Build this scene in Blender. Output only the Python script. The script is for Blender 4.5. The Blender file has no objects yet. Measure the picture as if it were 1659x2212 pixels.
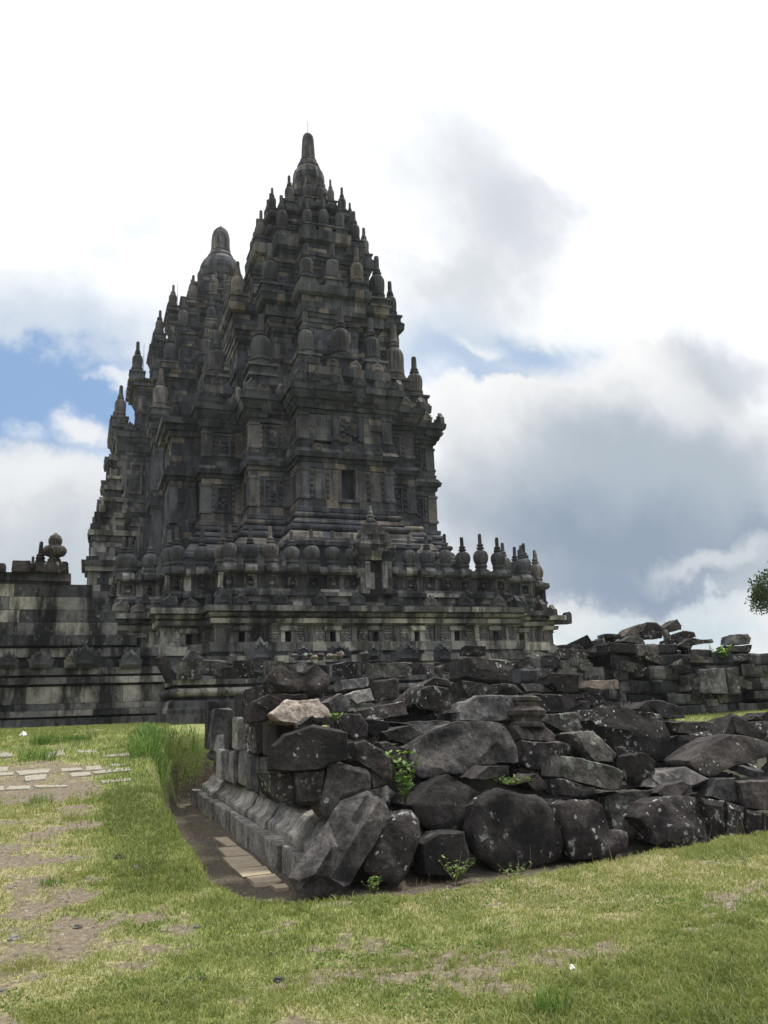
import bpy, bmesh, math, random
import numpy as np
from mathutils import Vector, Matrix, Euler, noise
from mathutils.geometry import delaunay_2d_cdt

random.seed(7); rng = np.random.default_rng(7)
scn = bpy.context.scene
COL = scn.collection
R_ = math.radians

# ------------------------------------------------------------------ camera
EYE = 1.6
PITCH, ROLL, YAW = R_(12.9637), R_(-1.89085), R_(20.1581)
FPX = 1800.0                                   # focal length for a 1659 x 2212 picture
fw = np.array([math.sin(YAW)*math.cos(PITCH), math.cos(YAW)*math.cos(PITCH), math.sin(PITCH)])
r0 = np.array([math.cos(YAW), -math.sin(YAW), 0.0]); u0 = np.cross(r0, fw)
cr, sr = math.cos(ROLL), math.sin(ROLL)
RT, UP, FW = cr*r0+sr*u0, -sr*r0+cr*u0, fw
cam = bpy.data.cameras.new('camera'); camo = bpy.data.objects.new('camera', cam); COL.objects.link(camo)
cam.sensor_fit = 'VERTICAL'; cam.sensor_height = 36.0; cam.lens = 36.0*FPX/2212.0
cam.clip_start = 0.1; cam.clip_end = 3000.0
M = Matrix(((RT[0], UP[0], -FW[0], 0), (RT[1], UP[1], -FW[1], 0), (RT[2], UP[2], -FW[2], EYE), (0, 0, 0, 1)))
camo.matrix_world = M
scn.camera = camo

def ray(X, Y): return (X-829.5)/FPX*RT-(Y-1106)/FPX*UP+FW
def aty(X, Y, y):
    d = ray(X, Y); t = y/d[1]; return np.array([d[0]*t, y, EYE+d[2]*t])
def atx(X, Y, x):
    d = ray(X, Y); t = x/d[0]; return np.array([x, d[1]*t, EYE+d[2]*t])
def uv(X, Y):
    d = ray(X, Y); return d[0]/d[1], d[2]/d[1]

# ------------------------------------------------------------------ exposure, sun, sky
scn.view_settings.view_transform = 'Standard'; scn.view_settings.look = 'None'
scn.view_settings.exposure = 0.5; scn.view_settings.gamma = 1.0
scn.view_settings.use_curve_mapping = False
SUN_EL, SUN_AZ = R_(62), R_(65)                # azimuth from +y towards +x: high, ahead and to the right
sl = bpy.data.lights.new('sun', 'SUN'); sl.energy = 3.1; sl.angle = R_(10); sl.color = (1.0, 0.95, 0.88)
so = bpy.data.objects.new('sun', sl); COL.objects.link(so)
sd = Vector((math.sin(SUN_AZ)*math.cos(SUN_EL), math.cos(SUN_AZ)*math.cos(SUN_EL), math.sin(SUN_EL)))
so.rotation_euler = sd.to_track_quat('Z', 'Y').to_euler(); so.location = (0, 0, 80)

class NT:
    """small node tree writer"""
    def __init__(s, tree): s.t = tree; s.n = tree.nodes; s.l = tree.links
    def new(s, typ, **kw):
        nd = s.n.new(typ)
        for k, v in kw.items(): setattr(nd, k, v)
        return nd
    def put(s, sock, v):
        if v is None: return
        if hasattr(v, 'is_output') or isinstance(v, bpy.types.NodeSocket): s.l.new(v, sock)
        else: sock.default_value = v
    def math(s, op, a, b=None, c=None, clamp=False):
        nd = s.new('ShaderNodeMath', operation=op, use_clamp=clamp)
        s.put(nd.inputs[0], a); s.put(nd.inputs[1], b); s.put(nd.inputs[2], c)
        return nd.outputs[0]
    def vmath(s, op, a, b=None):
        nd = s.new('ShaderNodeVectorMath', operation=op)
        s.put(nd.inputs[0], a); s.put(nd.inputs[1], b)
        return nd.outputs[0]
    def mix(s, f, a, b, blend='MIX'):
        nd = s.new('ShaderNodeMix', data_type='RGBA', blend_type=blend)
        s.put(nd.inputs[0], f); s.put(nd.inputs[6], a); s.put(nd.inputs[7], b)
        return nd.outputs[2]
    def noise(s, vec, scale, detail=4, rough=0.55, dist=0.0):
        nd = s.new('ShaderNodeTexNoise'); s.put(nd.inputs['Vector'], vec)
        nd.inputs['Scale'].default_value = scale; nd.inputs['Detail'].default_value = detail
        nd.inputs['Roughness'].default_value = rough; nd.inputs['Distortion'].default_value = dist
        return nd.outputs['Fac']
    def mapr(s, v, a, b, c=0.0, d=1.0, smooth=True):
        nd = s.new('ShaderNodeMapRange', interpolation_type='SMOOTHSTEP' if smooth else 'LINEAR')
        s.put(nd.inputs[0], v)
        for i, q in enumerate((a, b, c, d)): nd.inputs[1+i].default_value = q
        return nd.outputs[0]
    def ramp(s, v, stops, interp='LINEAR'):
        nd = s.new('ShaderNodeValToRGB'); nd.color_ramp.interpolation = interp
        el = nd.color_ramp.elements
        while len(el) < len(stops): el.new(0.5)
        for e, (p, c) in zip(el, stops): e.position = p; e.color = (*c, 1)
        s.put(nd.inputs[0], v); return nd.outputs[0]

w = bpy.data.worlds.new('World'); scn.world = w; w.use_nodes = True
W = NT(w.node_tree); W.n.clear()
wo = W.new('ShaderNodeOutputWorld'); bg = W.new('ShaderNodeBackground'); W.l.new(bg.outputs[0], wo.inputs[0])
bg.inputs[1].default_value = 0.1
sky = W.new('ShaderNodeTexSky', sky_type='NISHITA'); sky.sun_disc = False
sky.sun_elevation = SUN_EL; sky.sun_rotation = SUN_AZ; sky.dust_density = 1.0; sky.ozone_density = 2.0
tc = W.new('ShaderNodeTexCoord'); dirv = tc.outputs['Generated']
sx = W.new('ShaderNodeSeparateXYZ'); W.l.new(dirv, sx.inputs[0])
yy = W.math('MAXIMUM', sx.outputs[1], 0.08)
U = W.math('DIVIDE', sx.outputs[0], yy); V = W.math('DIVIDE', sx.outputs[2], yy)
cv = W.new('ShaderNodeCombineXYZ'); W.put(cv.inputs[0], U); W.put(cv.inputs[1], V); UVv = cv.outputs[0]
n1 = W.noise(UVv, 5.0, 10, 0.62); n2 = W.noise(W.vmath('ADD', UVv, (7.3, 2.1, 0)), 5.0, 10, 0.62)
n3 = W.noise(UVv, 2.2, 5, 0.5)
def dist_uv(amp):
    du = W.math('MULTIPLY', W.math('SUBTRACT', n1, 0.5), amp); dv = W.math('MULTIPLY', W.math('SUBTRACT', n2, 0.5), amp)
    return W.math('ADD', U, du), W.math('ADD', V, dv)
UA, VA = dist_uv(0.22); UB, VB = dist_uv(0.30)
def blob(X, Y, rx, ry, soft=0.6, rough=1, ang=0.0):
    """soft ellipse of sky round the direction seen at picture point X, Y"""
    a, b = uv(X, Y); ru = rx/FPX*1.05; rv = ry/FPX*1.1
    Uq, Vq = ((U, V), (UA, VA), (UB, VB))[rough]
    p = W.math('SUBTRACT', Uq, a); q = W.math('SUBTRACT', Vq, b)
    ca, sa = math.cos(ang), math.sin(ang)
    p2 = W.math('ADD', W.math('MULTIPLY', p, ca/ru), W.math('MULTIPLY', q, sa/ru))
    q2 = W.math('ADD', W.math('MULTIPLY', q, ca/rv), W.math('MULTIPLY', p, -sa/rv))
    d = W.math('SQRT', W.math('ADD', W.math('MULTIPLY', p2, p2), W.math('MULTIPLY', q2, q2)))
    return W.mapr(d, 1-soft, 1+soft*0.6, 1.0, 0.0)
K = 10.0/2**0.5                                 # background strength 0.1, exposure 0.5
def c(r, g, b): return (r*K, g*K, b*K, 1)
WHITE = c(1.3, 1.3, 1.3)
blue = W.mix(0.75, sky.outputs[0], c(0.27, 0.44, 0.72))
col = W.mix(W.mapr(n3, 0.25, 0.75), c(0.98, 1.0, 1.02), WHITE)
def over(m, cc, f=1.0):
    global col
    if f != 1.0: m = W.math('MULTIPLY', m, f)
    col = W.mix(m, col, cc)
GREY = c(0.41, 0.48, 0.555); LG = c(0.62, 0.67, 0.74); DB = c(0.25, 0.33, 0.45)
PALE = c(0.56, 0.66, 0.78)
SKYSTEP = True
# left gap of blue, with haze above it and cumulus under it
over(blob(40, 740, 480, 150, 0.8, 1), PALE, 0.8)
over(blob(60, 860, 340, 150, 0.45, 1), blue)
over(blob(0, 700, 300, 40, 0.8, 1), c(0.72, 0.78, 0.86), 0.7)
over(blob(205, 915, 80, 45, 0.7, 1), c(0.86, 0.89, 0.93))
over(blob(255, 790, 50, 18, 0.8, 1), c(0.85, 0.89, 0.94), 0.9)
over(blob(45, 925, 40, 22, 0.9, 1), c(0.8, 0.86, 0.93), 0.6)
over(blob(30, 1190, 330, 210, 0.25, 1), c(0.72, 0.75, 0.78))
over(blob(80, 1030, 190, 55, 0.9, 1), c(0.9, 0.92, 0.94), 0.8)
over(blob(120, 1200, 260, 70, 0.9, 1), GREY, 0.55)
# pale wisps upper left
over(blob(330, 510, 110, 60, 0.9, 2), c(0.78, 0.84, 0.88), 0.6)
over(blob(210, 555, 90, 40, 0.9, 2), c(0.78, 0.84, 0.88), 0.55)
over(blob(1040, 130, 80, 30, 1.0, 2), c(0.80, 0.90, 0.92), 0.5)
# grey cloud right of the spire
over(blob(1020, 400, 210, 230, 0.9, 2), c(0.70, 0.74, 0.80), 0.75)
over(blob(1110, 500, 190, 160, 0.9, 2), c(0.58, 0.62, 0.69), 0.6)
over(blob(980, 610, 150, 90, 0.8, 2), c(0.55, 0.60, 0.66), 0.6)
over(blob(1230, 460, 120, 60, 0.9, 2), LG, 0.5)
# blue gap right of the roof
over(blob(1060, 760, 350, 120, 0.6, 1), PALE, 0.85)
over(blob(960, 800, 230, 80, 0.7, 1), blue, 0.42)
over(blob(1150, 755, 150, 40, 0.8, 1), blue, 0.55)
over(blob(1030, 745, 90, 22, 0.9, 1), c(0.95, 0.97, 0.98), 0.7)
# big cumulus on the right: bright rim, grey body
over(blob(1420, 1130, 640, 390, 0.09, 1), c(0.98, 0.98, 0.98))
over(blob(1130, 900, 260, 100, 0.15, 1), c(0.98, 0.98, 0.98))
over(blob(1440, 830, 250, 120, 0.2, 1), c(0.98, 0.98, 0.98))
over(blob(1420, 1090, 640, 280, 0.55, 1), GREY, 0.95)
over(blob(1560, 800, 220, 110, 0.9, 1), c(0.46, 0.52, 0.59), 0.75)
over(blob(1120, 1080, 240, 120, 0.9, 2), c(0.55, 0.60, 0.66), 0.7)
over(blob(1330, 1180, 500, 150, 0.8, 1), c(0.27, 0.345, 0.445), 0.95)
over(blob(1640, 1170, 150, 70, 0.8, 2), DB, 0.6)
over(blob(1560, 1205, 240, 42, 0.7, 1, R_(10)), c(0.66, 0.70, 0.74), 0.85)
over(blob(1380, 1275, 300, 45, 0.8, 1), DB, 0.75)
over(blob(1400, 1370, 460, 55, 0.7, 1), c(0.60, 0.71, 0.76), 0.95)
over(blob(1250, 1350, 120, 40, 0.9, 2), c(0.82, 0.85, 0.86), 0.8)
over(blob(1560, 1310, 160, 25, 0.9, 2), c(0.72, 0.80, 0.84), 0.6)
# whatever is not ahead is plain bright cloud
front = W.mapr(sx.outputs[1], 0.1, 0.3)
hi = W.mapr(sx.outputs[2], 0.10, 0.90, 0.36, 1.95)               # heavy grey cloud low down behind, bright cloud overhead
col = W.mix(front, W.mix(1.0, c(0.98, 1.0, 1.05), hi, 'MULTIPLY'), W.mix(1.0, col, W.mapr(sx.outputs[2], 0.62, 0.98, 1.0, 1.9), 'MULTIPLY'))
W.l.new(col, bg.inputs[0])

# ------------------------------------------------------------------ helpers
def tag(o, label=None, cat=None, group=None, kind=None):
    if label: o['label'] = label
    if cat: o['category'] = cat
    if group: o['group'] = group
    if kind: o['kind'] = kind
    return o
def empty(name, loc=(0, 0, 0)):
    o = bpy.data.objects.new(name, None); COL.objects.link(o); o.location = loc; o.empty_display_size = 0.3
    return o
def obj(name, me, mat=None, parent=None, loc=None, rot=None, scale=None):
    o = bpy.data.objects.new(name, me); COL.objects.link(o)
    if mat and not me.materials: me.materials.append(mat)
    if parent: o.parent = parent
    if loc is not None: o.location = loc
    if rot is not None: o.rotation_euler = rot
    if scale is not None: o.scale = scale
    return o
class MB:
    """collects faces, each with a random value that colours its stone"""
    def __init__(s): s.v = []; s.f = []; s.a = []
    def add(s, vs, fs, blk):
        n = len(s.v); s.v.extend(vs)
        for f in fs: s.f.append([i+n for i in f]); s.a.append(blk)
    def box(s, x0, x1, y0, y1, z0, z1, blk=None):
        if blk is None: blk = random.random()
        s.add([(x0, y0, z0), (x1, y0, z0), (x1, y1, z0), (x0, y1, z0), (x0, y0, z1), (x1, y0, z1), (x1, y1, z1), (x0, y1, z1)],
              [(0, 3, 2, 1), (4, 5, 6, 7), (0, 1, 5, 4), (1, 2, 6, 5), (2, 3, 7, 6), (3, 0, 4, 7)], blk)
    def mesh(s, name, smooth=False):
        me = bpy.data.meshes.new(name); me.from_pydata([tuple(map(float, p)) for p in s.v], [], s.f)
        at = me.attributes.new('blk', 'FLOAT', 'FACE'); at.data.foreach_set('value', np.array(s.a, dtype=np.float32))
        if smooth: me.polygons.foreach_set('use_smooth', [True]*len(s.f))
        me.update(); return me
    def build(s, name, mat, parent=None, loc=None, smooth=False): return obj(name, s.mesh(name, smooth), mat, parent, loc)

def cross(a, s, R, X=None):
    X = X or R
    return [(-a, -R), (a, -R), (a, -s), (s, -s), (s, -a), (X, -a), (X, a), (s, a), (s, s), (a, s),
            (a, R), (-a, R), (-a, s), (-s, s), (-s, a), (-X, a), (-X, -a), (-s, -a), (-s, -s), (-a, -s)]
def edges_of(P):
    n = len(P); out = []
    for i in range(n):
        p, q = P[i], P[(i+1) % n]; o, r = P[i-1], P[(i+2) % n]
        L = math.hypot(q[0]-p[0], q[1]-p[1]); t = ((q[0]-p[0])/L, (q[1]-p[1])/L)
        t0 = (p[0]-o[0], p[1]-o[1]); t2 = (r[0]-q[0], r[1]-q[1])
        m0 = 1 if t0[0]*t[1]-t0[1]*t[0] > 0 else -1
        m1 = 1 if t[0]*t2[1]-t[1]*t2[0] > 0 else -1
        out.append((i, p, t, (t[1], -t[0]), L, m0, m1))
    return out
def seen(P):
    """edges whose outer face can be seen from the photographer's side"""
    ymax = max(p[1] for p in P)
    return [e for e in edges_of(P) if e[3][1] < 0.5 and e[1][1]+e[2][1]*e[4]/2 < ymax*0.42]
def extr(mb, e, prof, s0, s1, m0, m1, blk, back=0.4, dj=0.0):
    i, p, t, n, L, _, _ = e
    ring = [(-back, prof[0][1])]+[(d+dj, z) for d, z in prof]+[(-back, prof[-1][1])]
    vs = []
    for d, z in ring: s = s0-m0*d; vs.append((p[0]+t[0]*s+n[0]*d, p[1]+t[1]*s+n[1]*d, z))
    for d, z in ring: s = s1+m1*d; vs.append((p[0]+t[0]*s+n[0]*d, p[1]+t[1]*s+n[1]*d, z))
    k = len(ring)
    fs = [(j, k+j, k+j+1, j+1) for j in range(k-1)]+[tuple(range(k)), tuple(range(2*k-1, k-1, -1))]
    mb.add(vs, fs, blk)
def rblk(lo=0.0, hi=1.0, p=1.0): return lo+(hi-lo)*random.random()**p
def course(mb, E, prof, Ls=(0.4, 0.85), jit=0.012, gap=0.006, back=0.4, holes=None, lo=0.0, hi=1.0, p=1.3, miss=0.0):
    z0, z1 = prof[0][1], prof[-1][1]
    for e in E:
        L = e[4]; cuts = [0.0]; s = 0
        while True:
            s += random.uniform(*Ls)
            if s > L-0.6*Ls[0]: break
            cuts.append(s)
        cuts.append(L)
        iv = [(cuts[k], cuts[k+1]) for k in range(len(cuts)-1)]
        if holes and e[0] in holes:
            for (h0, h1, hz0, hz1) in holes[e[0]]:
                if z1 > hz0+0.03 and z0 < hz1-0.03:
                    nv = []
                    for a, b in iv:
                        if b <= h0 or a >= h1: nv.append((a, b)); continue
                        if a < h0-0.03: nv.append((a, h0))
                        if b > h1+0.03: nv.append((h1, b))
                    iv = nv
        for a, b in iv:
            if miss and random.random() < miss: continue
            A = a == 0.0; Z = b == L
            extr(mb, e, prof, a+(0 if A else gap), b-(0 if Z else gap), e[5] if A else 0, e[6] if Z else 0,
                 rblk(lo, hi, p), back, random.gauss(0, jit))
def wall(mb, E, z0, z1, d=0.0, h=0.33, **kw):
    n = max(1, round((z1-z0)/h)); hh = (z1-z0)/n
    for k in range(n):
        course(mb, E, [(d, z0+k*hh+0.004), (d, z0+(k+1)*hh-0.004)], **kw)
def core(mb, P, z0, z1, d, blk=0.02):
    Q = []
    E = edges_of(P); n = len(P)
    for i in range(n):
        ep, en = E[i-1], E[i]
        Q.append((P[i][0]+d*(ep[3][0]+en[3][0]), P[i][1]+d*(ep[3][1]+en[3][1])))
    vs = [(x, y, z0) for x, y in Q]+[(x, y, z1) for x, y in Q]
    fs = [(i, (i+1) % n, n+(i+1) % n, n+i) for i in range(n)]+[tuple(range(n, 2*n)), tuple(range(n-1, -1, -1))]
    mb.add(vs, fs, blk)
def torus_prof(d, z0, z1, b):
    zc, r = (z0+z1)/2, (z1-z0)/2
    return [(d+b*math.sin(a), zc-r*math.cos(a)) for a in np.linspace(0, math.pi, 7)]
def ogee_prof(d0, d1, z0, z1):
    """outer lip at the bottom curving in to d1 at the top"""
    h = z1-z0; out = [(d0, z0), (d0, z0+0.28*h)]
    for zf, df in ((.32, .95), (.40, .80), (.50, .72), (.62, .66), (.74, .60), (.84, .50), (.93, .32), (1.0, .0)):
        out.append((d1+(d0-d1)*df, z0+zf*h))
    return out
def pil(mb, e, s0, s1, z0, z1, d, blk=None, m0=0, m1=0, cap=0.05):
    b = rblk(0.2, 1.0) if blk is None else blk
    h = z1-z0
    extr(mb, e, [(d+cap, z0), (d+cap, z0+0.08*h), (d, z0+0.12*h), (d, z0+0.88*h), (d+cap, z0+0.92*h), (d+cap, z1)], s0, s1, m0, m1, b, 0.1)
def colon(mb, e, s0, s1, z0, z1, d):
    pr = []; n = 5
    for k in range(n):
        a = z0+(z1-z0)*k/n; b = z0+(z1-z0)*(k+1)/n
        pr += [(d, a), (d+0.05, a+0.3*(b-a)), (d+0.05, a+0.55*(b-a)), (d, b-0.02)]
    extr(mb, e, pr, s0, s1, 0, 0, rblk(0.2, 0.9), 0.05)
def frame(mb, e, s0, s1, z0, z1, d, w=0.08, blk=None):
    b = rblk(0.3, 0.9) if blk is None else blk
    pil(mb, e, s0, s0+w, z0, z1, d, b, cap=0.0); pil(mb, e, s1-w, s1, z0, z1, d, b, cap=0.0)
    extr(mb, e, [(d+0.01, z1-w), (d+0.01, z1+0.02)], s0-0.02, s1+0.02, 0, 0, b, 0.1)
    extr(mb, e, [(d+0.01, z0-0.02), (d+0.01, z0+w)], s0-0.02, s1+0.02, 0, 0, b, 0.1)
def lathe(mb, prof, seg=24, ribs=0, ribz=(0, 0), amp=0.06, blk=0.5, cx=0.0, cy=0.0, blocky=False):
    rows = []
    for r, z in prof:
        row = []
        for k in range(seg):
            a = 2*math.pi*k/seg; q = r
            if ribs and ribz[0] <= z <= ribz[1]: q = r*(1-amp+amp*abs(math.cos(ribs*a/2))*1.6)
            row.append((cx+q*math.cos(a), cy+q*math.sin(a), z))
        rows.append(row)
    for j in range(len(rows)-1):
        for k in range(seg):
            k2 = (k+1) % seg
            bb = blk if not blocky else (hash((j//2, (k+(j//2) % 2)//2, 17)) % 997)/997.0
            mb.add([rows[j][k], rows[j][k2], rows[j+1][k2], rows[j+1][k]], [(0, 1, 2, 3)], bb)
    mb.add(rows[-1], [tuple(range(seg))], blk)

# ------------------------------------------------------------------ materials
def mat_base(name):
    m = bpy.data.materials.new(name); m.use_nodes = True
    T = NT(m.node_tree); T.n.clear()
    out = T.new('ShaderNodeOutputMaterial'); b = T.new('ShaderNodeBsdfPrincipled'); T.l.new(b.outputs[0], out.inputs[0])
    b.inputs['Roughness'].default_value = 0.92; b.inputs['Specular IOR Level'].default_value = 0.25
    return m, T, b
def bump(T, b, h, dist=0.02, strength=0.6):
    nd = T.new('ShaderNodeBump'); nd.inputs['Strength'].default_value = strength; nd.inputs['Distance'].default_value = dist
    T.put(nd.inputs['Height'], h); T.l.new(nd.outputs[0], b.inputs['Normal'])
def temple_mat(name, stops, stain=0.6, lich=0.0, gain=1.0, rnd=0.0):
    m, T, b = mat_base(name)
    g = T.new('ShaderNodeNewGeometry'); pos = g.outputs['Position']
    at = T.new('ShaderNodeAttribute', attribute_name='blk'); oi = T.new('ShaderNodeObjectInfo')
    v = T.math('FRACT', T.math('ADD', at.outputs['Fac'], T.math('MULTIPLY', oi.outputs['Random'], rnd)))
    cc = T.ramp(v, stops)
    mp = T.new('ShaderNodeMapping'); mp.inputs['Scale'].default_value = (1, 1, 0.28); T.l.new(pos, mp.inputs[0])
    st = T.noise(mp.outputs[0], 1.6, 7, 0.66)
    big = T.noise(pos, 0.35, 4, 0.6); fine = T.noise(pos, 9.0, 6, 0.65)
    k = T.math('MULTIPLY', T.mapr(st, 0.41, 0.58, 1-stain, 1.15), T.mapr(big, 0.3, 0.7, 0.62, 1.3))
    k = T.math('MULTIPLY', k, T.mapr(fine, 0.2, 0.8, 0.6, 1.35, False))
    k = T.math('MULTIPLY', k, gain*0.98)
    cc = T.mix(1.0, cc, k, 'MULTIPLY')
    if lich > 0:
        ln = T.noise(pos, 6.5, 6, 0.7); lb = T.noise(pos, 0.9, 3, 0.5)
        lm = T.math('MULTIPLY', T.mapr(ln, 0.58, 0.66), T.mapr(lb, 0.5, 0.62))
        cc = T.mix(T.math('MULTIPLY', lm, lich), cc, (0.34, 0.36, 0.33, 1))
    T.l.new(cc, b.inputs['Base Color'])
    bump(T, b, T.noise(pos, 9.0, 7, 0.75), 0.05, 0.7)
    return m
STOPS = [(0.0, (0.043, 0.047, 0.056)), (0.35, (0.062, 0.067, 0.078)), (0.62, (0.086, 0.091, 0.100)), (0.85, (0.135, 0.128, 0.119)), (1.0, (0.225, 0.195, 0.160))]
STOPSB = [(0.0, (0.032, 0.034, 0.037)), (0.28, (0.075, 0.077, 0.080)), (0.55, (0.140, 0.141, 0.139)), (0.8, (0.24, 0.236, 0.22)), (1.0, (0.38, 0.36, 0.32))]
M_TOWER = temple_mat('weathered_andesite', STOPS, 0.55)
M_PLINTH = temple_mat('stained_andesite', STOPSB, 0.75, 0.35)
M_WALL = temple_mat('enclosure_andesite', STOPSB, 0.85, 0.5, 0.85)
M_RUIN = temple_mat('lichened_andesite', STOPSB, 0.8, 1.0, 0.7)
M_FINIAL = temple_mat('finial_andesite', [(0.0, (0.045, 0.048, 0.053)), (0.7, (0.075, 0.076, 0.078)), (1.0, (0.16, 0.145, 0.13))], 0.5, rnd=1.0)

def rock_mat(name, base, light, spots=0.5, tint=(0.40, 0.42, 0.39), spot_scale=15.0):
    m, T, b = mat_base(name)
    tcn = T.new('ShaderNodeTexCoord'); p0 = tcn.outputs['Object']; oi = T.new('ShaderNodeObjectInfo')
    cv = T.new('ShaderNodeCombineXYZ'); T.put(cv.inputs[0], T.math('MULTIPLY', oi.outputs['Random'], 37.0)); T.put(cv.inputs[1], T.math('MULTIPLY', oi.outputs['Random'], 91.0))
    pos = T.vmath('ADD', p0, cv.outputs[0])
    n = T.noise(pos, 2.2, 6, 0.62); f = T.noise(pos, 19.0, 6, 0.8); md = T.noise(pos, 6.5, 6, 0.72)
    cc = T.mix(T.mapr(n, 0.38, 0.62), base, light)
    k = T.math('MULTIPLY', T.mapr(f, 0.28, 0.72, 0.25, 1.8, False), T.mapr(md, 0.3, 0.7, 0.55, 1.5, False))
    k = T.math('MULTIPLY', k, T.mapr(oi.outputs['Random'], 0, 1, 0.5, 1.65, False))
    cc = T.mix(1.0, cc, k, 'MULTIPLY')
    # pale round lichen in loose colonies
    vo = T.new('ShaderNodeTexVoronoi'); vo.inputs['Scale'].default_value = spot_scale
    wob = T.new('ShaderNodeTexNoise'); wob.inputs['Scale'].default_value = 14; T.l.new(pos, wob.inputs['Vector'])
    wv = T.vmath('ADD', pos, T.vmath('MULTIPLY', wob.outputs['Color'], (0.07, 0.07, 0.07))); T.l.new(wv, vo.inputs['Vector'])
    sc = T.new('ShaderNodeSeparateColor'); T.l.new(vo.outputs['Color'], sc.inputs[0])
    rad = T.math('MULTIPLY', T.mapr(sc.outputs[0], 0.30, 1.0, 0.0, 0.48, False), T.mapr(T.noise(pos, 3.3, 4, 0.7), 0.35, 0.65, 0.35, 1.15))
    sp = T.mapr(T.math('SUBTRACT', rad, vo.outputs['Distance']), -0.02, 0.06)
    zone = T.mapr(T.noise(T.vmath('ADD', pos, (3.1, 8.2, 1.7)), 1.9, 4, 0.65), 0.635-0.22*spots, 0.70-0.2*spots)
    crust = T.math('MULTIPLY', T.mapr(md, 0.56, 0.64), T.mapr(T.noise(T.vmath('ADD', pos, (9.1, 1.2, 4.7)), 1.3, 3, 0.6), 0.62-0.14*spots, 0.70-0.14*spots))
    lm = T.math('MAXIMUM', T.math('MULTIPLY', sp, zone), T.math('MULTIPLY', crust, 0.8))
    lm = T.math('MULTIPLY', lm, T.mapr(f, 0.35, 0.6, 0.35, 1.0))
    cc = T.mix(lm, cc, (*tint, 1))
    T.l.new(cc, b.inputs['Base Color'])
    hgt = T.math('ADD', T.math('MULTIPLY', f, 0.5), T.math('MULTIPLY', md, 1.0))
    bump(T, b, hgt, 0.06, 0.9)
    return m
RK = {
 'dark': rock_mat('dark_basalt', (0.010, 0.009, 0.0088, 1), (0.033, 0.029, 0.027, 1), 0.45),
 'brown': rock_mat('brown_basalt', (0.017, 0.0145, 0.0135, 1), (0.062, 0.053, 0.048, 1), 0.45),
 'spot': rock_mat('spotted_basalt', (0.013, 0.0115, 0.011, 1), (0.045, 0.039, 0.037, 1), 1.15, (0.50, 0.51, 0.49), 12.0),
 'grey': rock_mat('grey_andesite', (0.032, 0.032, 0.033, 1), (0.110, 0.106, 0.102, 1), 0.3),
 'pale': rock_mat('rough_pale_andesite', (0.030, 0.028, 0.028, 1), (0.115, 0.106, 0.101, 1), 0.25),
 'green': rock_mat('green_lichen_rock', (0.024, 0.024, 0.021, 1), (0.085, 0.079, 0.070, 1), 1.2, (0.26, 0.30, 0.26), 8.0),
 'tan': rock_mat('broken_tan_stone', (0.14, 0.115, 0.095, 1), (0.26, 0.22, 0.185, 1), 0.1),
 'clean': rock_mat('clean_cut_andesite', (0.10, 0.098, 0.095, 1), (0.21, 0.198, 0.18, 1), 0.0),
}
def flat_mat(name, col, rough=0.9, var=0.35, scale=6.0, metallic=0.0):
    m, T, b = mat_base(name)
    tcn = T.new('ShaderNodeTexCoord'); n = T.noise(tcn.outputs['Object'], scale, 5, 0.6)
    cc = T.mix(1.0, (*col, 1), T.mapr(n, 0.25, 0.75, 1-var, 1+var, False), 'MULTIPLY')
    T.l.new(cc, b.inputs['Base Color']); b.inputs['Roughness'].default_value = rough; b.inputs['Metallic'].default_value = metallic
    bump(T, b, n, 0.01, 0.4); return m
M_METAL = flat_mat('dull_metal', (0.25, 0.25, 0.26), 0.5, 0.2, 5, 0.8)
M_PAPER = flat_mat('white_litter', (0.75, 0.76, 0.76), 0.6, 0.1, 20)
M_PAVE = flat_mat('pale_paving', (0.25, 0.23, 0.185), 0.9, 0.3, 7)
M_BRICK = flat_mat('tan_paving', (0.31, 0.255, 0.185), 0.9, 0.25, 6)

def leaf_mat(name, ramp, rough=0.6, trans=0.25):
    m, T, b = mat_base(name)
    at = T.new('ShaderNodeAttribute', attribute_name='blk'); cc = T.ramp(at.outputs['Fac'], ramp)
    T.l.new(cc, b.inputs['Base Color']); b.inputs['Roughness'].default_value = rough
    tr = T.new('ShaderNodeBsdfTranslucent'); T.l.new(T.mix(1.0, cc, (1.2, 1.3, 0.7, 1), 'MULTIPLY'), tr.inputs[0])
    mx = T.new('ShaderNodeMixShader'); mx.inputs[0].default_value = trans
    out = [q for q in T.n if q.type == 'OUTPUT_MATERIAL'][0]
    T.l.new(b.outputs[0], mx.inputs[1]); T.l.new(tr.outputs[0], mx.inputs[2]); T.l.new(mx.outputs[0], out.inputs[0])
    return m
M_GRASS = leaf_mat('lawn_grass', [(0.0, (0.108, 0.136, 0.036)), (0.45, (0.210, 0.236, 0.070)), (0.75, (0.275, 0.290, 0.100)), (0.88, (0.33, 0.30, 0.15)), (1.0, (0.46, 0.40, 0.26))])
M_TALL = leaf_mat('tall_grass', [(0.0, (0.045, 0.090, 0.016)), (0.6, (0.115, 0.205, 0.038)), (1.0, (0.20, 0.28, 0.07))])
M_LEAF = leaf_mat('shrub_leaf', [(0.0, (0.06, 0.13, 0.025)), (0.6, (0.14, 0.26, 0.05)), (1.0, (0.24, 0.36, 0.09))])
M_TREE = leaf_mat('tree_leaf', [(0.0, (0.016, 0.035, 0.010)), (0.6, (0.040, 0.078, 0.018)), (1.0, (0.085, 0.13, 0.035))], 0.45)
M_STEM = flat_mat('stem_bark', (0.09, 0.075, 0.045), 0.9)
M_STRAW = flat_mat('dry_stalk', (0.30, 0.26, 0.15), 0.9)
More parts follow.
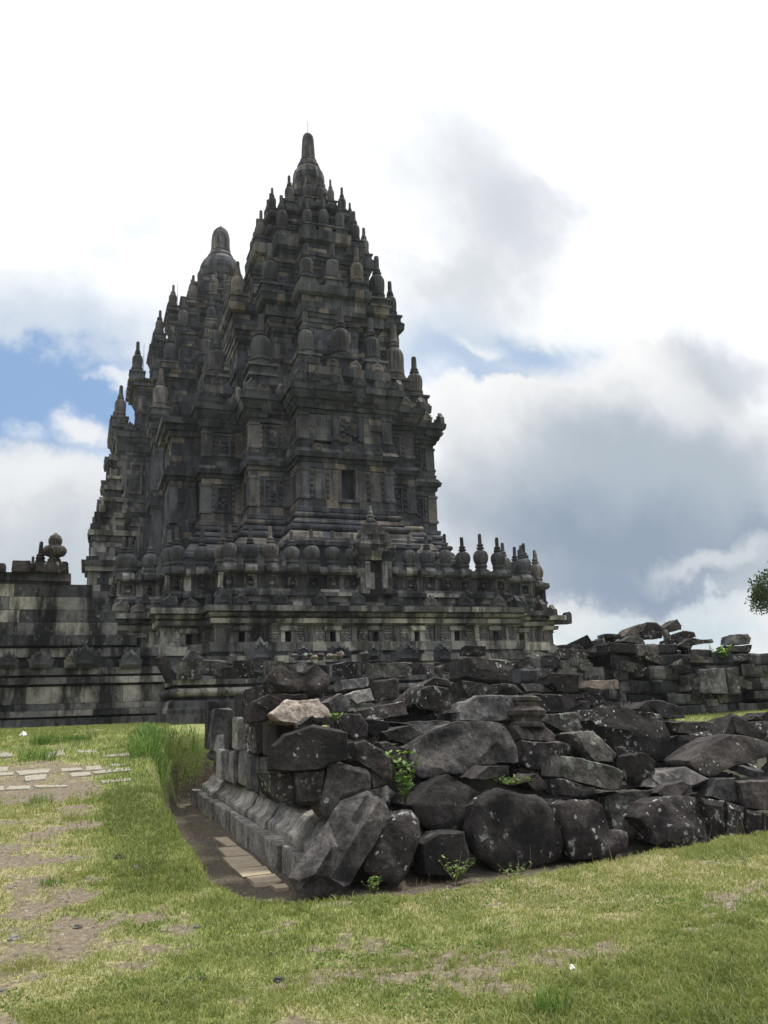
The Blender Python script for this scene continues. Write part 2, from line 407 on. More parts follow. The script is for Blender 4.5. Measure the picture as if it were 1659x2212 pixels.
# ------------------------------------------------------------------ ground
_perm = np.random.default_rng(3).random((256, 256))
def vnoise(x, y):
    xi, yi = np.floor(x).astype(int), np.floor(y).astype(int); fx, fy = x-xi, y-yi
    fx, fy = fx*fx*(3-2*fx), fy*fy*(3-2*fy)
    g = lambda a, b: _perm[a % 256, b % 256]
    return (g(xi, yi)*(1-fx)+g(xi+1, yi)*fx)*(1-fy)+(g(xi, yi+1)*(1-fx)+g(xi+1, yi+1)*fx)*fy
def fbm(x, y, s, o=4):
    v = 0; a = 0.5; t = 0
    for k in range(o): v = v+a*vnoise(x*s+17*k, y*s+9*k); t += a; a *= 0.5; s *= 2.03
    return v/t
def sstep(a, b, v): t = np.clip((v-a)/(b-a), 0, 1); return t*t*(3-2*t)
def pit_edge_x(y): return np.interp(y, [7.4, 8.0, 8.6, 10.5, 12.5, 15, 17.2, 19], [1.30, 1.15, 1.08, 1.03, 1.02, 1.12, 1.36, 1.7])
def pit_edge_y(x): return np.interp(x, [1.2, 1.75, 2.6, 4.7, 7.2, 9, 13], [7.5, 7.0, 6.92, 7.24, 7.62, 7.95, 8.4])
def pit_depth(x, y):
    wob = (fbm(x, y, 1.7, 3)-0.5)*0.22
    s = np.minimum(np.minimum(x-pit_edge_x(y), y-pit_edge_y(x)), np.minimum(19.9-y, 13.6-x))
    return sstep(0.0, 0.42, s+wob)
def ground_h(x, y):
    x = np.asarray(x, float); y = np.asarray(y, float)
    z = 1.25*np.clip((y-6.5)/15.5, 0, 1)
    z = z+(fbm(x, y, 0.9, 4)-0.5)*0.10*np.clip((y-2)/4, 0.3, 1)*np.where(y < 22, 1, 0.3)
    z = z+0.06*np.exp(-((y-19.5)/2.2)**2)*(x < 1.6)
    z = z+(fbm(x, y, 5.5, 3)-0.5)*0.03
    p = pit_depth(x, y)
    rim = 0.012*np.exp(-((np.minimum(x-pit_edge_x(y), y-pit_edge_y(x))+0.1)/0.18)**2)
    return (z+rim*(1-p))*(1-p)+p*(-0.38+(fbm(x, y, 3.0, 3)-0.5)*0.05)
def ground_cover(x, y):
    n = fbm(x+40, y+11, 0.75, 4); m = fbm(x+3, y+70, 2.6, 4); k = fbm(x+91, y+5, 6.0, 3)
    cov = 1.0+(m-0.5)*2.3
    gravel = sstep(0.95, -0.15, x-0.05*(y-8)+(n-0.5)*2.2)*sstep(17.3, 14.5, y)      # worn ground on the left
    cov = cov-gravel*(0.42+0.9*(n-0.45)+1.1*(k-0.5))
    worn = np.exp(-(((x-2.2)/1.6)**2+((y-5.3)/0.8)**2))+0.8*np.exp(-(((x-5.0)/1.0)**2+((y-6.0)/0.5)**2))+0.5*np.exp(-(((x-6.4)/1.0)**2+((y-6.6)/0.4)**2))
    cov = cov-worn*(0.5+1.8*(m-0.40))
    cov = cov+0.6*np.exp(-((x-pit_edge_x(y)+0.35)/0.3)**2)*(y > 8.2)
    cov = cov+0.35*sstep(2.1, 3.2, x)*sstep(5.2, 4.2, y)
    path = sstep(11.8, 12.8, y)*sstep(16.6, 15.6, y)*sstep(1.1, 0.6, x)
    cov = cov-path*(0.34+1.6*(m-0.5))
    p = pit_depth(x, y)
    cov = cov*(1-p)+p*(0.05+0.9*(m-0.52))
    return np.clip(cov+(k-0.5)*0.7+(fbm(x+31, y+17, 15.0, 2)-0.5)*0.5, 0, 1)
def ground_dry(x, y):
    n = fbm(x+7, y+31, 1.1, 4); m = fbm(x+53, y+2, 4.0, 3)
    k = fbm(x+13, y+77, 9.0, 3); d = 0.44+(n-0.5)*0.7+(m-0.5)*0.5+(k-0.5)*0.6
    d = d+0.35*sstep(0.6, -0.6, x)*sstep(17.5, 15, y)
    d = d-0.55*np.exp(-((x-pit_edge_x(y)+0.35)/0.35)**2)*(y > 7.8)*(y < 20)
    d = d-0.32*sstep(1.6, 3.4, x)*sstep(5.6, 4.0, y)
    d = d+0.22*sstep(5.6, 6.4, y)*sstep(9, 7.5, y)*(x > 2.5)-0.1*(y > 16)
    d = d-0.7*sstep(15.2, 16.2, y)*sstep(20.4, 19.8, y)*sstep(-.6, -.1, x-pit_edge_x(y))*(x < 3)
    return np.clip(d, 0, 1)
gx = np.unique(np.round(np.concatenate([np.linspace(-1500, -60, 12), np.linspace(-60, -9, 18), np.arange(-9, -3, 0.25), np.arange(-3, 9.5, 0.065), np.arange(9.5, 24, 0.3), np.linspace(24, 90, 18), np.linspace(90, 1500, 12)]), 4))
gy = np.unique(np.round(np.concatenate([np.linspace(-400, -5, 12), np.arange(-5, 2.5, 0.6), np.arange(2.5, 20.6, 0.065), np.arange(20.6, 30, 0.25), np.linspace(30, 120, 24), np.linspace(120, 2500, 14)]), 4))
GX, GY = np.meshgrid(gx, gy); GZ = ground_h(GX, GY)
nx, ny = len(gx), len(gy)
me = bpy.data.meshes.new('ground')
idx = np.arange(nx*ny).reshape(ny, nx)
quads = np.stack([idx[:-1, :-1], idx[:-1, 1:], idx[1:, 1:], idx[1:, :-1]], -1).reshape(-1, 4)
def np_mesh(me, verts, faces, smooth=False):
    n, k = faces.shape
    me.vertices.add(len(verts)); me.vertices.foreach_set('co', verts.astype(np.float32).ravel())
    me.loops.add(n*k); me.loops.foreach_set('vertex_index', faces.astype(np.int32).ravel())
    me.polygons.add(n); me.polygons.foreach_set('loop_start', np.arange(0, n*k, k, dtype=np.int32))
    if smooth: me.polygons.foreach_set('use_smooth', np.ones(n, dtype=bool))
    me.update(calc_edges=True); return me
np_mesh(me, np.stack([GX, GY, GZ], -1).reshape(-1, 3), quads, True)
for nm, fn in (('cover', ground_cover), ('dry', ground_dry), ('damp', pit_depth)):
    a_ = me.attributes.new(nm, 'FLOAT', 'POINT'); a_.data.foreach_set('value', fn(GX, GY).astype(np.float32).ravel())
m, T, b = mat_base('soil_and_turf')
pos = T.new('ShaderNodeNewGeometry').outputs['Position']
cov = T.new('ShaderNodeAttribute', attribute_name='cover').outputs['Fac']; dry = T.new('ShaderNodeAttribute', attribute_name='dry').outputs['Fac']
f1 = T.noise(pos, 22, 5, 0.7); f2 = T.noise(pos, 70, 4, 0.7); f3 = T.noise(pos, 5, 4, 0.6)
soil = T.mix(T.mapr(f1, 0.3, 0.7), (0.100, 0.078, 0.052, 1), (0.215, 0.178, 0.125, 1))
vg = T.new('ShaderNodeTexVoronoi'); vg.inputs['Scale'].default_value = 38; T.l.new(pos, vg.inputs['Vector'])
vs_ = T.new('ShaderNodeSeparateColor'); T.l.new(vg.outputs['Color'], vs_.inputs[0])
soil = T.mix(T.math('MULTIPLY', T.new('ShaderNodeAttribute', attribute_name='damp').outputs['Fac'], 0.8), soil, T.mix(T.mapr(f1, 0.3, 0.7), (0.032, 0.025, 0.018, 1), (0.085, 0.068, 0.050, 1)))
peb = T.math('MULTIPLY', T.mapr(vg.outputs['Distance'], 0.42, 0.25), T.mapr(vs_.outputs[0], 0.55, 0.75))
soil = T.mix(peb, soil, T.mix(vs_.outputs[1], (0.10, 0.088, 0.075, 1), (0.28, 0.245, 0.20, 1)))
green = T.mix(T.mapr(f1, 0.3, 0.7), (0.110, 0.138, 0.034, 1), (0.210, 0.240, 0.070, 1))
straw = T.mix(T.mapr(f2, 0.3, 0.7), (0.20, 0.185, 0.085, 1), (0.36, 0.32, 0.185, 1))
turf = T.mix(T.mapr(T.math('ADD', dry, T.math('MULTIPLY', T.math('SUBTRACT', f2, 0.5), 0.9)), 0.3, 0.85), green, straw)
cm = T.mapr(T.math('ADD', cov, T.math('MULTIPLY', T.math('SUBTRACT', f1, 0.5), 1.0)), 0.30, 0.62)
gc = T.mix(cm, soil, turf)
gc = T.mix(1.0, gc, T.mapr(f2, 0.2, 0.8, 0.65, 1.4, False), 'MULTIPLY')
T.l.new(gc, b.inputs['Base Color']); bump(T, b, T.math('ADD', f2, T.math('MULTIPLY', peb, 0.5)), 0.02, 0.8)
tag(obj('ground', me, m), kind='structure')
def gz(x, y): return float(ground_h(np.array([x]), np.array([y]))[0])
def ground_pt(X, Y, lift=0.0):
    d = ray(X, Y); t0 = 3.0
    for k in range(4000):
        t = 3.0+k*0.02; p = d*t
        if EYE+p[2] <= gz(p[0], p[1]): return np.array([p[0], p[1], gz(p[0], p[1])+lift])
    return np.array([p[0], p[1], 1.2])

# grass blades: one mesh each, far too many to count
def blades(name, x, y, hgt, wid, hue, mat, lean=0.5, z=None):
    n = len(x); zz = ground_h(x, y) if z is None else z
    ang = rng.random(n)*2*np.pi; la = rng.random(n)*2*np.pi; ln = hgt*lean*(0.3+rng.random(n))
    base = np.stack([x, y, zz-0.004], -1); sd_ = np.stack([np.cos(ang)*wid, np.sin(ang)*wid, np.zeros(n)], -1)
    mid = base+np.stack([np.cos(la)*ln*0.35, np.sin(la)*ln*0.35, hgt*0.6], -1)
    tip = base+np.stack([np.cos(la)*ln, np.sin(la)*ln, hgt*(1-0.25*lean)], -1)
    V_ = np.stack([base-sd_, base+sd_, mid+sd_*0.7, mid-sd_*0.7, tip], 1).reshape(-1, 3)
    i0 = np.arange(n)*5
    tri = np.concatenate([np.stack([i0, i0+1, i0+2], -1), np.stack([i0, i0+2, i0+3], -1), np.stack([i0+3, i0+2, i0+4], -1)])
    me = np_mesh(bpy.data.meshes.new(name), V_, tri)
    at = me.attributes.new('blk', 'FLOAT', 'FACE'); at.data.foreach_set('value', np.tile(hue, 3).astype(np.float32))
    return tag(obj(name, me, mat), kind='stuff')
def scatter(n, x0, x1, y0, y1, pw=1.0):
    x = x0+(x1-x0)*rng.random(n); y = y0+(y1-y0)*rng.random(n)**pw
    # keep what the camera can see, with a margin
    P = np.stack([x, y, ground_h(x, y)-EYE], -1); zc = P@FW
    px = 829.5+FPX*(P@RT)/zc; py = 1106-FPX*(P@UP)/zc
    k = (zc > 1) & (px > -250) & (px < 1900) & (py < 2400)
    return x[k], y[k]
gxs, gys = [], []
for n, box_ in ((150000, (-1.2, 4.6, 3.2, 5.6)), (230000, (-2.5, 7.8, 5.2, 8.7)), (110000, (-4, 1.7, 8.4, 13)), (90000, (-6, 2.2, 13, 25)), (40000, (9, 21, 14, 22))):
    x, y = scatter(n, *box_); gxs.append(x); gys.append(y)
x = np.concatenate(gxs); y = np.concatenate(gys)
cv_ = ground_cover(x, y); keep = (rng.random(len(x)) < np.clip((cv_-0.22)*1.5, 0.02, 1))
x, y = x[keep], y[keep]; dr = ground_dry(x, y); dist = np.hypot(x, y)
hue = np.clip(0.10+0.75*dr+(rng.random(len(x))-0.5)*0.55, 0, 1)
hg = (0.018+0.036*rng.random(len(x))**1.6)*(1.25-0.5*dr)*np.clip(0.6+dist/14, 0.9, 1.7)
lush = (x > 2.0) & (y < 4.9); hg[lush] *= 1.35
blades('grass', x, y, hg, 0.0020+0.0003*dist*rng.random(len(x)), hue, M_GRASS, 0.9)

# low broad leaved weeds between the blades
x, y = scatter(60000, -1.0, 6.5, 3.2, 7.6); kk = (fbm(x+5, y+9, 1.3, 3)+.28*sstep(1.2, 3.0, x)*sstep(5.4, 4.2, y) > .60) & (ground_cover(x, y) > .45); x, y = x[kk], y[kk]
blades('lawn_weeds', x, y, .012+.022*rng.random(len(x)), .004+.004*rng.random(len(x)), np.clip(.05+.4*rng.random(len(x)), 0, 1), M_TALL, 1.5)
# stones and grit lying on the worn ground
def blob_stone(mb, x, y, z, r, blk):
    a = random.random()*6.28; q = [random.uniform(0.6, 1.0) for _ in range(6)]
    vs = [(x+r*q[k]*math.cos(a+k*1.257), y+r*q[k]*math.sin(a+k*1.257), z+r*random.uniform(-0.1, 0.25)) for k in range(5)]
    vs += [(x+0.2*r, y, z+r*q[5]*0.62), (x, y, z-0.3*r)]
    mb.add(vs, [(k, (k+1) % 5, 5) for k in range(5)]+[((k+1) % 5, k, 6) for k in range(5)], blk)
mb = MB()
x, y = scatter(26000, -3.5, 8, 3.2, 15); cvv = ground_cover(x, y); kk = rng.random(len(x)) < np.clip((0.52-cvv)*1.3, 0, 1)
for a_, b_ in list(zip(x[kk], y[kk]))[:5200]:
    blob_stone(mb, a_, b_, gz(a_, b_), 0.006+0.022*random.random()**3, random.random())
M_GRIT = leaf_mat('grit', [(0.0, (0.07, 0.062, 0.058)), (0.6, (0.15, 0.135, 0.12)), (1.0, (0.30, 0.27, 0.24))], 0.95, 0.0)
tag(mb.build('gravel', M_GRIT), kind='stuff')

# dry fallen stalks
def stalk(mb, p, q, r=0.0022, sag=0.0):
    p, q = Vector(p), Vector(q); d = (q-p).normalized(); s = d.orthogonal().normalized()*r; t = d.cross(s)
    rings = []
    for k in range(4):
        c_ = p.lerp(q, k/3)+Vector((0, 0, sag*math.sin(k/3*math.pi))); f = 1-0.6*k/3
        rings.append([tuple(c_+(s*math.cos(a)+t*math.sin(a))*f) for a in (0, 2.09, 4.19)])
    vs = [v for g in rings for v in g]
    mb.add(vs, [(3*j+k, 3*j+(k+1) % 3, 3*j+3+(k+1) % 3, 3*j+3+k) for j in range(3) for k in range(3)], random.random())
mb = MB()
for k in range(900):
    x, y = random.uniform(-1.5, 7), random.uniform(3.4, 8)
    if float(pit_depth(np.array([x]), np.array([y]))[0]) > 0.1 or random.random() > float(ground_dry(np.array([x]), np.array([y]))[0])*1.4: continue
    a = random.random()*6.28; L = random.uniform(0.05, 0.2); z = gz(x, y)+0.012
    stalk(mb, (x, y, z), (x+L*math.cos(a), y+L*math.sin(a), gz(x+L*math.cos(a), y+L*math.sin(a))+random.uniform(0.01, 0.04)), 0.0018, 0.01)
tag(mb.build('dead_stalks', M_STRAW), kind='stuff')

# paving stones of the old path, flush with the turf
def paving(pts, label, mat, th=0.07, lift=0.012):
    P = [ground_pt(X, Y) for X, Y in pts]
    cx, cy = np.mean([p[0] for p in P]), np.mean([p[1] for p in P]); zt = float(np.mean([p[2] for p in P]))+lift
    # fit a plane to the slope so that the slab lies in the turf
    n = len(P); Q = []
    for k in range(n):
        a, b_ = P[k], P[(k+1) % n]
        for t in np.linspace(0, 1, 4)[:-1]:
            Q.append((a[0]+(b_[0]-a[0])*t+random.gauss(0, 0.012)-cx, a[1]+(b_[1]-a[1])*t+random.gauss(0, 0.012)-cy))
    mb = MB(); m_ = len(Q); sl_ = 1.25/15.5 if zt > 0.05 else 0
    top = [(q[0], q[1], q[1]*sl_) for q in Q]; inn = [(q[0]*0.95, q[1]*0.95, q[1]*0.95*sl_+0.008) for q in Q]; bot = [(q[0], q[1], q[1]*sl_-th) for q in Q]
    mb.add(bot+top+inn, [(k, (k+1) % m_, m_+(k+1) % m_, m_+k) for k in range(m_)]+[(m_+k, m_+(k+1) % m_, 2*m_+(k+1) % m_, 2*m_+k) for k in range(m_)]+[tuple(range(2*m_, 3*m_))], random.random())
    o = mb.build('paving_stone', mat, None, (cx, cy, zt))
    return tag(o, label, 'paving stone', 'pale slabs of the old path')
def GP(*cs): return [(c_[0]*0.3968, 1536+c_[1]*0.3968) for c_ in cs]
paving(GP((-40, 226), (75, 224), (62, 258), (-40, 262)), 'pale paving slab at the picture edge, farthest row of the path', M_PAVE)
paving(GP((-40, 312), (45, 309), (52, 332), (-40, 338)), 'pale paving slab at the picture edge in the second row of the path', M_PAVE)
paving(GP((-40, 341), (72, 339), (70, 353), (-40, 357)), 'narrow pale slab just in front of the second row edge slab', M_PAVE)
paving(GP((92, 334), (268, 319), (272, 338), (105, 356)), 'long pale slab lying behind the square slab of the path', M_PAVE)
paving(GP((132, 358), (252, 345), (256, 376), (140, 390)), 'square pale slab in the middle of the path, largest one', M_PAVE)
paving(GP((48, 417), (170, 411), (158, 428), (40, 436)), 'nearest long pale slab of the path, left half', M_PAVE)
paving(GP((182, 412), (360, 408), (372, 416), (190, 424)), 'thin pale slab at the front right of the path', M_PAVE)
paving(GP((-40, 418), (28, 415), (22, 435), (-40, 440)), 'nearest pale slab cut by the left picture edge', M_PAVE)
paving(GP((230, 236), (340, 221), (356, 240), (245, 256)), 'pale slab beside the grass tufts in the far row', M_PAVE)
paving(GP((415, 220), (528, 216), (530, 226), (418, 230)), 'thin pale slab of the far row, half grown over', M_PAVE)
paving(GP((556, 240), (698, 235), (702, 247), (560, 254)), 'grey slab at the right end of the far row', M_PAVE)
paving(GP((335, 319), (438, 314), (442, 328), (330, 334)), 'small pale slab in the middle row beside the square one', M_PAVE)
paving(GP((465, 306), (552, 303), (556, 325), (470, 330)), 'blunt pale slab in the middle row', M_PAVE)
paving(GP((600, 295), (680, 291), (682, 301), (604, 306)), 'narrow slab behind the long grey slab', M_PAVE)
paving(GP((392, 342), (488, 334), (500, 354), (388, 364)), 'broken pale slab in front of the blunt slab', M_PAVE)
paving(GP((505, 332), (710, 312), (716, 328), (510, 350)), 'longest grey slab running to the grass bank', M_PAVE)
paving(GP((548, 388), (722, 369), (728, 380), (560, 400)), 'grey slab half sunk in grass nearest the bank', M_PAVE)
for k, (ya, yb, xa, xb, lab) in enumerate([(9.75, 9.98, 2.16, 2.30, 'chip of tan paving beside the leaning slab'), (10.15, 10.55, 1.98, 2.31, 'nearest whole tan brick along the moulded base'), (10.6, 11.15, 1.95, 2.31, 'second tan brick along the moulded base'),
                                (11.2, 12.05, 1.95, 2.31, 'long tan brick in the middle of the row'), (12.1, 12.9, 2.02, 2.32, 'tan brick with a grass sprig at its end'), (12.95, 13.9, 2.10, 2.30, 'farthest tan brick, tapering into the soil')]):
    mb = MB(); mb.box(xa, xb, ya, yb, -0.46, -0.345, random.random()); cxx, cyy = (xa+xb)/2, (ya+yb)/2
    mb.v = [(p[0]-cxx+random.gauss(0, 0.015), p[1]-cyy+random.gauss(0, 0.02), p[2]+0.46) for p in mb.v]
    tag(mb.build('paving_brick', M_BRICK, None, (cxx, cyy, -0.46)), lab, 'paving brick', 'tan bricks along the ruined base')
# ------------------------------------------------------------------ carved pieces shared by the temples
def finial_mesh(kind):
    mb = MB()
    if kind == 'melon':
        pr = [(.36, 0), (.37, .08), (.34, .12), (.30, .13), (.30, .17), (.35, .20), (.35, .28), (.29, .31), (.33, .36), (.385, .46), (.41, .58), (.40, .70), (.35, .80), (.26, .87), (.17, .90),
              (.15, .93), (.22, .96), (.22, 1.01), (.14, 1.03), (.14, 1.06), (.19, 1.09), (.19, 1.13), (.12, 1.16), (.105, 1.20), (.10, 1.50), (.095, 1.55), (.06, 1.58)]
        lathe(mb, pr, 32, 12, (.33, .88), 0.08)
    else:
        pr = [(.47, 0), (.49, .08), (.49, .16), (.42, .19), (.42, .24), (.47, .28), (.47, .36), (.40, .40), (.41, .46), (.435, .70), (.445, .95), (.42, 1.15), (.35, 1.28), (.24, 1.36), (.20, 1.39),
              (.27, 1.43), (.28, 1.49), (.20, 1.53), (.19, 1.57), (.23, 1.61), (.22, 1.66), (.17, 1.70), (.16, 1.78), (.145, 2.28), (.125, 2.36), (.05, 2.40)]
        if kind == 'stump': pr = pr[:18]+[(.19, 1.57), (.15, 1.60), (.05, 1.61)]
        lathe(mb, pr, 28, 14, (.45, 1.2), 0.05)
    return mb.mesh(kind, True)
def relief_plate(pts, th, name='plate', bulge=0.06, inner=0.62):
    """upright carved plate standing on y=0, facing -y"""
    mb = MB(); n = len(pts); cx = sum(p[0] for p in pts)/n; cz = sum(p[1] for p in pts)/n*0.9
    f = [(x, -th/2, z) for x, z in pts]; i_ = [(cx+(x-cx)*inner, -th/2-bulge, cz+(z-cz)*inner) for x, z in pts]
    j_ = [(cx+(x-cx)*inner*0.55, -th/2-bulge*0.4, cz+(z-cz)*inner*0.55) for x, z in pts]; b_ = [(x, th/2, z) for x, z in pts]
    V_ = f+i_+j_+b_
    F_ = [(k, (k+1) % n, n+(k+1) % n, n+k) for k in range(n)]+[(n+k, n+(k+1) % n, 2*n+(k+1) % n, 2*n+k) for k in range(n)]
    F_ += [tuple(range(2*n, 3*n))]+[((k+1) % n, k, 3*n+k, 3*n+(k+1) % n) for k in range(n)]+[tuple(range(4*n-1, 3*n-1, -1))]
    mb.add(V_, F_, 0.5); return mb.mesh(name)
half = [(.50, 0), (.52, .22), (.60, .46), (.44, .40), (.42, .68), (.30, .56), (.26, .82), (.15, .74)]
LEAF = half+[(0, 1.0)]+[(-x, z) for x, z in half[::-1]]
ANT = relief_plate(LEAF, 0.16)
blunt = [(.5, 0), (.5, .45), (.56, .62), (.42, .60), (.38, .82), (.2, .78), (.14, .95)]
ANT2 = relief_plate(blunt+[(-x, z) for x, z in blunt[::-1]], 0.2)
corner_h = [(-.25, 0), (.55, 0), (.62, .45), (.50, .85), (.30, .70), (.22, .98), (.02, .70), (-.2, .55)]
ANT3 = relief_plate(corner_h, 0.22)
MELON, BELL, STUMP = finial_mesh('melon'), finial_mesh('bell'), finial_mesh('stump')

class Temple:
    def __init__(s, x, y, zb, label):
        s.o = (x, y); s.zb = zb; s.root = tag(empty('stone_temple', (x, y, zb)), label, 'temple', 'temples of the inner courtyard')
        s.nf = 0; s.na = 0
    def part(s, mb, name, mat, parent=None): return mb.build(name, mat, parent or s.root, (0, 0, -s.zb) if parent is None else None)
    def finial(s, me, x, y, z, sc, scz=None):
        s.nf += 1
        if s.nf > 100: return
        return obj('finial', me, M_FINIAL, s.root, (x, y, z-s.zb), (random.gauss(0, .012), random.gauss(0, .012), random.random()*6.28), (sc, sc, scz or sc))
    def ante(s, me, x, y, z, rot, w, h):
        s.na += 1
        if s.na > 100: return
        return obj('antefix', me, M_FINIAL, s.root, (x, y, z-s.zb), (0, 0, rot), (w, 1.0, h))
    def edge_row(s, E, d, z, step, fn, ends=0.0):
        for e in E:
            L = e[4]; n = max(1, round((L-2*ends)/step)) if L > 0.6 else 0
            for k in range(n):
                q = ends+(L-2*ends)*(k+0.5)/n; fn(e[1][0]+e[2][0]*q+e[3][0]*d, e[1][1]+e[2][1]*q+e[3][1]*d, z, math.atan2(e[2][1], e[2][0]))
    def tier(s, mb, a, s_, R, z0, zl, z1, inset, cor, bs, bells=True, ante=0.45, zs=1.0):
        P = cross(a, s_, R); E = seen(P); zm = z0+(zl-z0)*0.55
        wall(mb, E, z0, zm, -0.14, 0.3); course(mb, E, [(-0.05, zm), (0.10, zm+0.12), (0.14, zl)]); core(mb, P, z0, zl-0.01, -0.2)
        ai, si, Ri = a-inset*0.55, s_-inset*0.78, R-inset
        Pi = cross(ai, si, Ri); Ei = seen(Pi); zc = z1-min(0.95, (z1-zl)*0.34)
        hm = (zl+zc)/2; wall(mb, Ei, zl, hm, 0, 0.3, jit=0.02); course(mb, Ei, [(0.10, hm), (0.14, hm+0.2)]); wall(mb, Ei, hm+0.2, zc, 0.02, 0.3, jit=0.02)
        n = 4; hh = (z1-zc)/n
        for k in range(n): course(mb, Ei, [(cor*(k+0.6)/n, zc+k*hh), (cor*(k+1)/n, zc+(k+1)*hh-0.01)], jit=0.015)
        core(mb, Pi, zl-0.02, z1-0.01, -0.08)
        rb = R-0.46*bs
        pos = [(0, -rb, 1)]
        if a > 1.1*bs: pos = [(-a+0.5*bs, -rb, .93), (0, -rb, 1), (a-0.5*bs, -rb, .93)]
        q = s_-0.42*bs
        pos += [(-q, -q, 1.12), (q, -q, 1.12)]
        sid = [0] if a <= 1.1*bs else [-a+0.5*bs, 0, a-0.5*bs]
        for yv in sid: pos += [(-rb, yv, .95), (rb, yv, .95)]
        for e in Ei:      # pilaster strips on the drum behind the bells
            if e[4] > 0.8:
                for q_ in (0.0, e[4]-0.3): pil(mb, e, q_, q_+0.3, zl+0.05, zc-0.05, 0.06)
        for x, y, f in pos:
            ph = 0.55*bs*zs; r = 0.52*bs*f
            for zz0, zz1, g in ((zl, zl+.22*ph, 1.08), (zl+.22*ph, zl+.8*ph, 0.92), (zl+.8*ph, zl+ph, 1.1)):
                mb.box(x-r*g, x+r*g, y-r*g, y+r*g, zz0, zz1-0.01, rblk(0.1, 0.9))
            if bells: v_ = random.uniform(.92, 1.07); s.finial(STUMP if random.random() < .07 and f < 1.1 else BELL, x, y, zl+ph-0.01, bs*f*0.86*v_, bs*f*0.97*zs*random.uniform(.92, 1.06))
        if ante: s.edge_row(E, 0.06, zl, 0.95*bs, lambda X, Y, Z, r_: s.ante(ANT, X, Y, Z, r_, 0.5*ante/0.45*bs, ante*bs))

# ------------------------------------------------------------------ nearer temple
vt = Temple(11.54, 42.6, 1.25, 'nearer dark stone temple with balustrade and a thin rod on its slim pointed spire')
P1 = cross(6.5, 8.45, 9.6, 10.2); E1 = seen(P1)
mb = MB()
wall(mb, E1, 1.25, 2.9, 0.55, 0.33)
course(mb, E1, ogee_prof(.55, .3, 2.9, 3.3)); course(mb, E1, [(.52, 3.3), (.52, 3.58)], lo=.3); course(mb, E1, [(.26, 3.58), (.26, 3.76)])
course(mb, E1, [(.34, 3.76), (.34, 4.12)], lo=.35, p=1.0)
nh = {}
PAN0, PAN1 = 4.12, 4.80
front = E1[0]
holes = []
for e in E1:
    L = e[4]; n = max(1, round(L/1.78)); w_ = L/n; hs = []
    for k in range(n):
        c_ = (k+0.5)*w_
        hs.append((c_-0.13, c_+0.13, PAN0+0.02, PAN1-0.25))
    nh[e[0]] = hs if L > 1.2 else []
wall(mb, E1, PAN0, PAN1, 0, 0.34, holes=nh, lo=0.4, p=.9, back=0.5)
core(mb, P1, 1.25, 5.5, -0.42)
subs = []
for e in E1:
    L = e[4]
    pil(mb, e, 0, 0.42, PAN0, PAN1, 0.10, m0=max(e[5], 0)); pil(mb, e, L-0.42, L, PAN0, PAN1, 0.10, m1=max(e[6], 0))
    if L < 1.2: continue
    n = max(1, round(L/1.78)); w_ = L/n
    for k in range(n):
        c_ = (k+0.5)*w_; bl = rblk(.4, 1); keep_mb = mb; mb = MB(); subs.append(('niche', mb))
        pil(mb, e, c_-0.30, c_-0.13, PAN0, PAN1-0.2, 0.09, bl, cap=0); pil(mb, e, c_+0.13, c_+0.30, PAN0, PAN1-0.2, 0.09, bl, cap=0)
        extr(mb, e, [(0.13, PAN1-0.24), (0.19, PAN1-0.20), (0.17, PAN1-0.02)], c_-0.36, c_+0.36, 0, 0, rblk(.5, 1), 0.1)
        for sg in (-1, 1):          # tree panels either side of the lion niche
            mb = MB(); subs.append(('relief_panel', mb)); q0, q1 = sorted((c_+sg*0.33, c_+sg*0.72)); frame(mb, e, q0, q1, PAN0+0.03, PAN1-0.05, 0.05, 0.045)
            cx = (q0+q1)/2; bb = rblk(.45, 1)
            for r_, zz0, zz1 in ((.05, .10, .24), (.11, .22, .30), (.16, .30, .42), (.13, .42, .52), (.07, .52, .58)):
                extr(mb, e, [(0.02, PAN0+zz0), (0.07, PAN0+(zz0+zz1)/2), (0.02, PAN0+zz1)], cx-r_, cx+r_, 0, 0, bb, 0.05)
        mb = keep_mb
        if k < n-1:
            j = (k+1)*w_
            pil(mb, e, j-0.11, j+0.11, PAN0, PAN1, 0.12); 
            if random.random() < .8: colon(mb, e, j-0.28, j-0.18, PAN0, PAN1, 0.03); colon(mb, e, j+0.18, j+0.28, PAN0, PAN1, 0.03)
course(mb, E1, [(.10, 4.80), (.16, 4.88)], lo=.2); course(mb, E1, [(.30, 4.88), (.33, 5.06)], (.6, 1.3), lo=.45, p=.8)
course(mb, E1, [(.17, 5.06), (.17, 5.13)], lo=0, hi=.2); course(mb, E1, [(.30, 5.13), (.40, 5.20), (.38, 5.29)], (.5, 1.1), lo=.25)
course(mb, E1, [(.34, 5.29), (.34, 5.33)], lo=0, hi=.2); course(mb, E1, [(.56, 5.33), (.56, 5.55)], (.6, 1.2), jit=.02, lo=.3, p=1, back=.9)
pl_ = vt.part(mb, 'plinth', M_PLINTH)
for nm_, b_ in subs: b_.build(nm_, M_PLINTH, pl_)

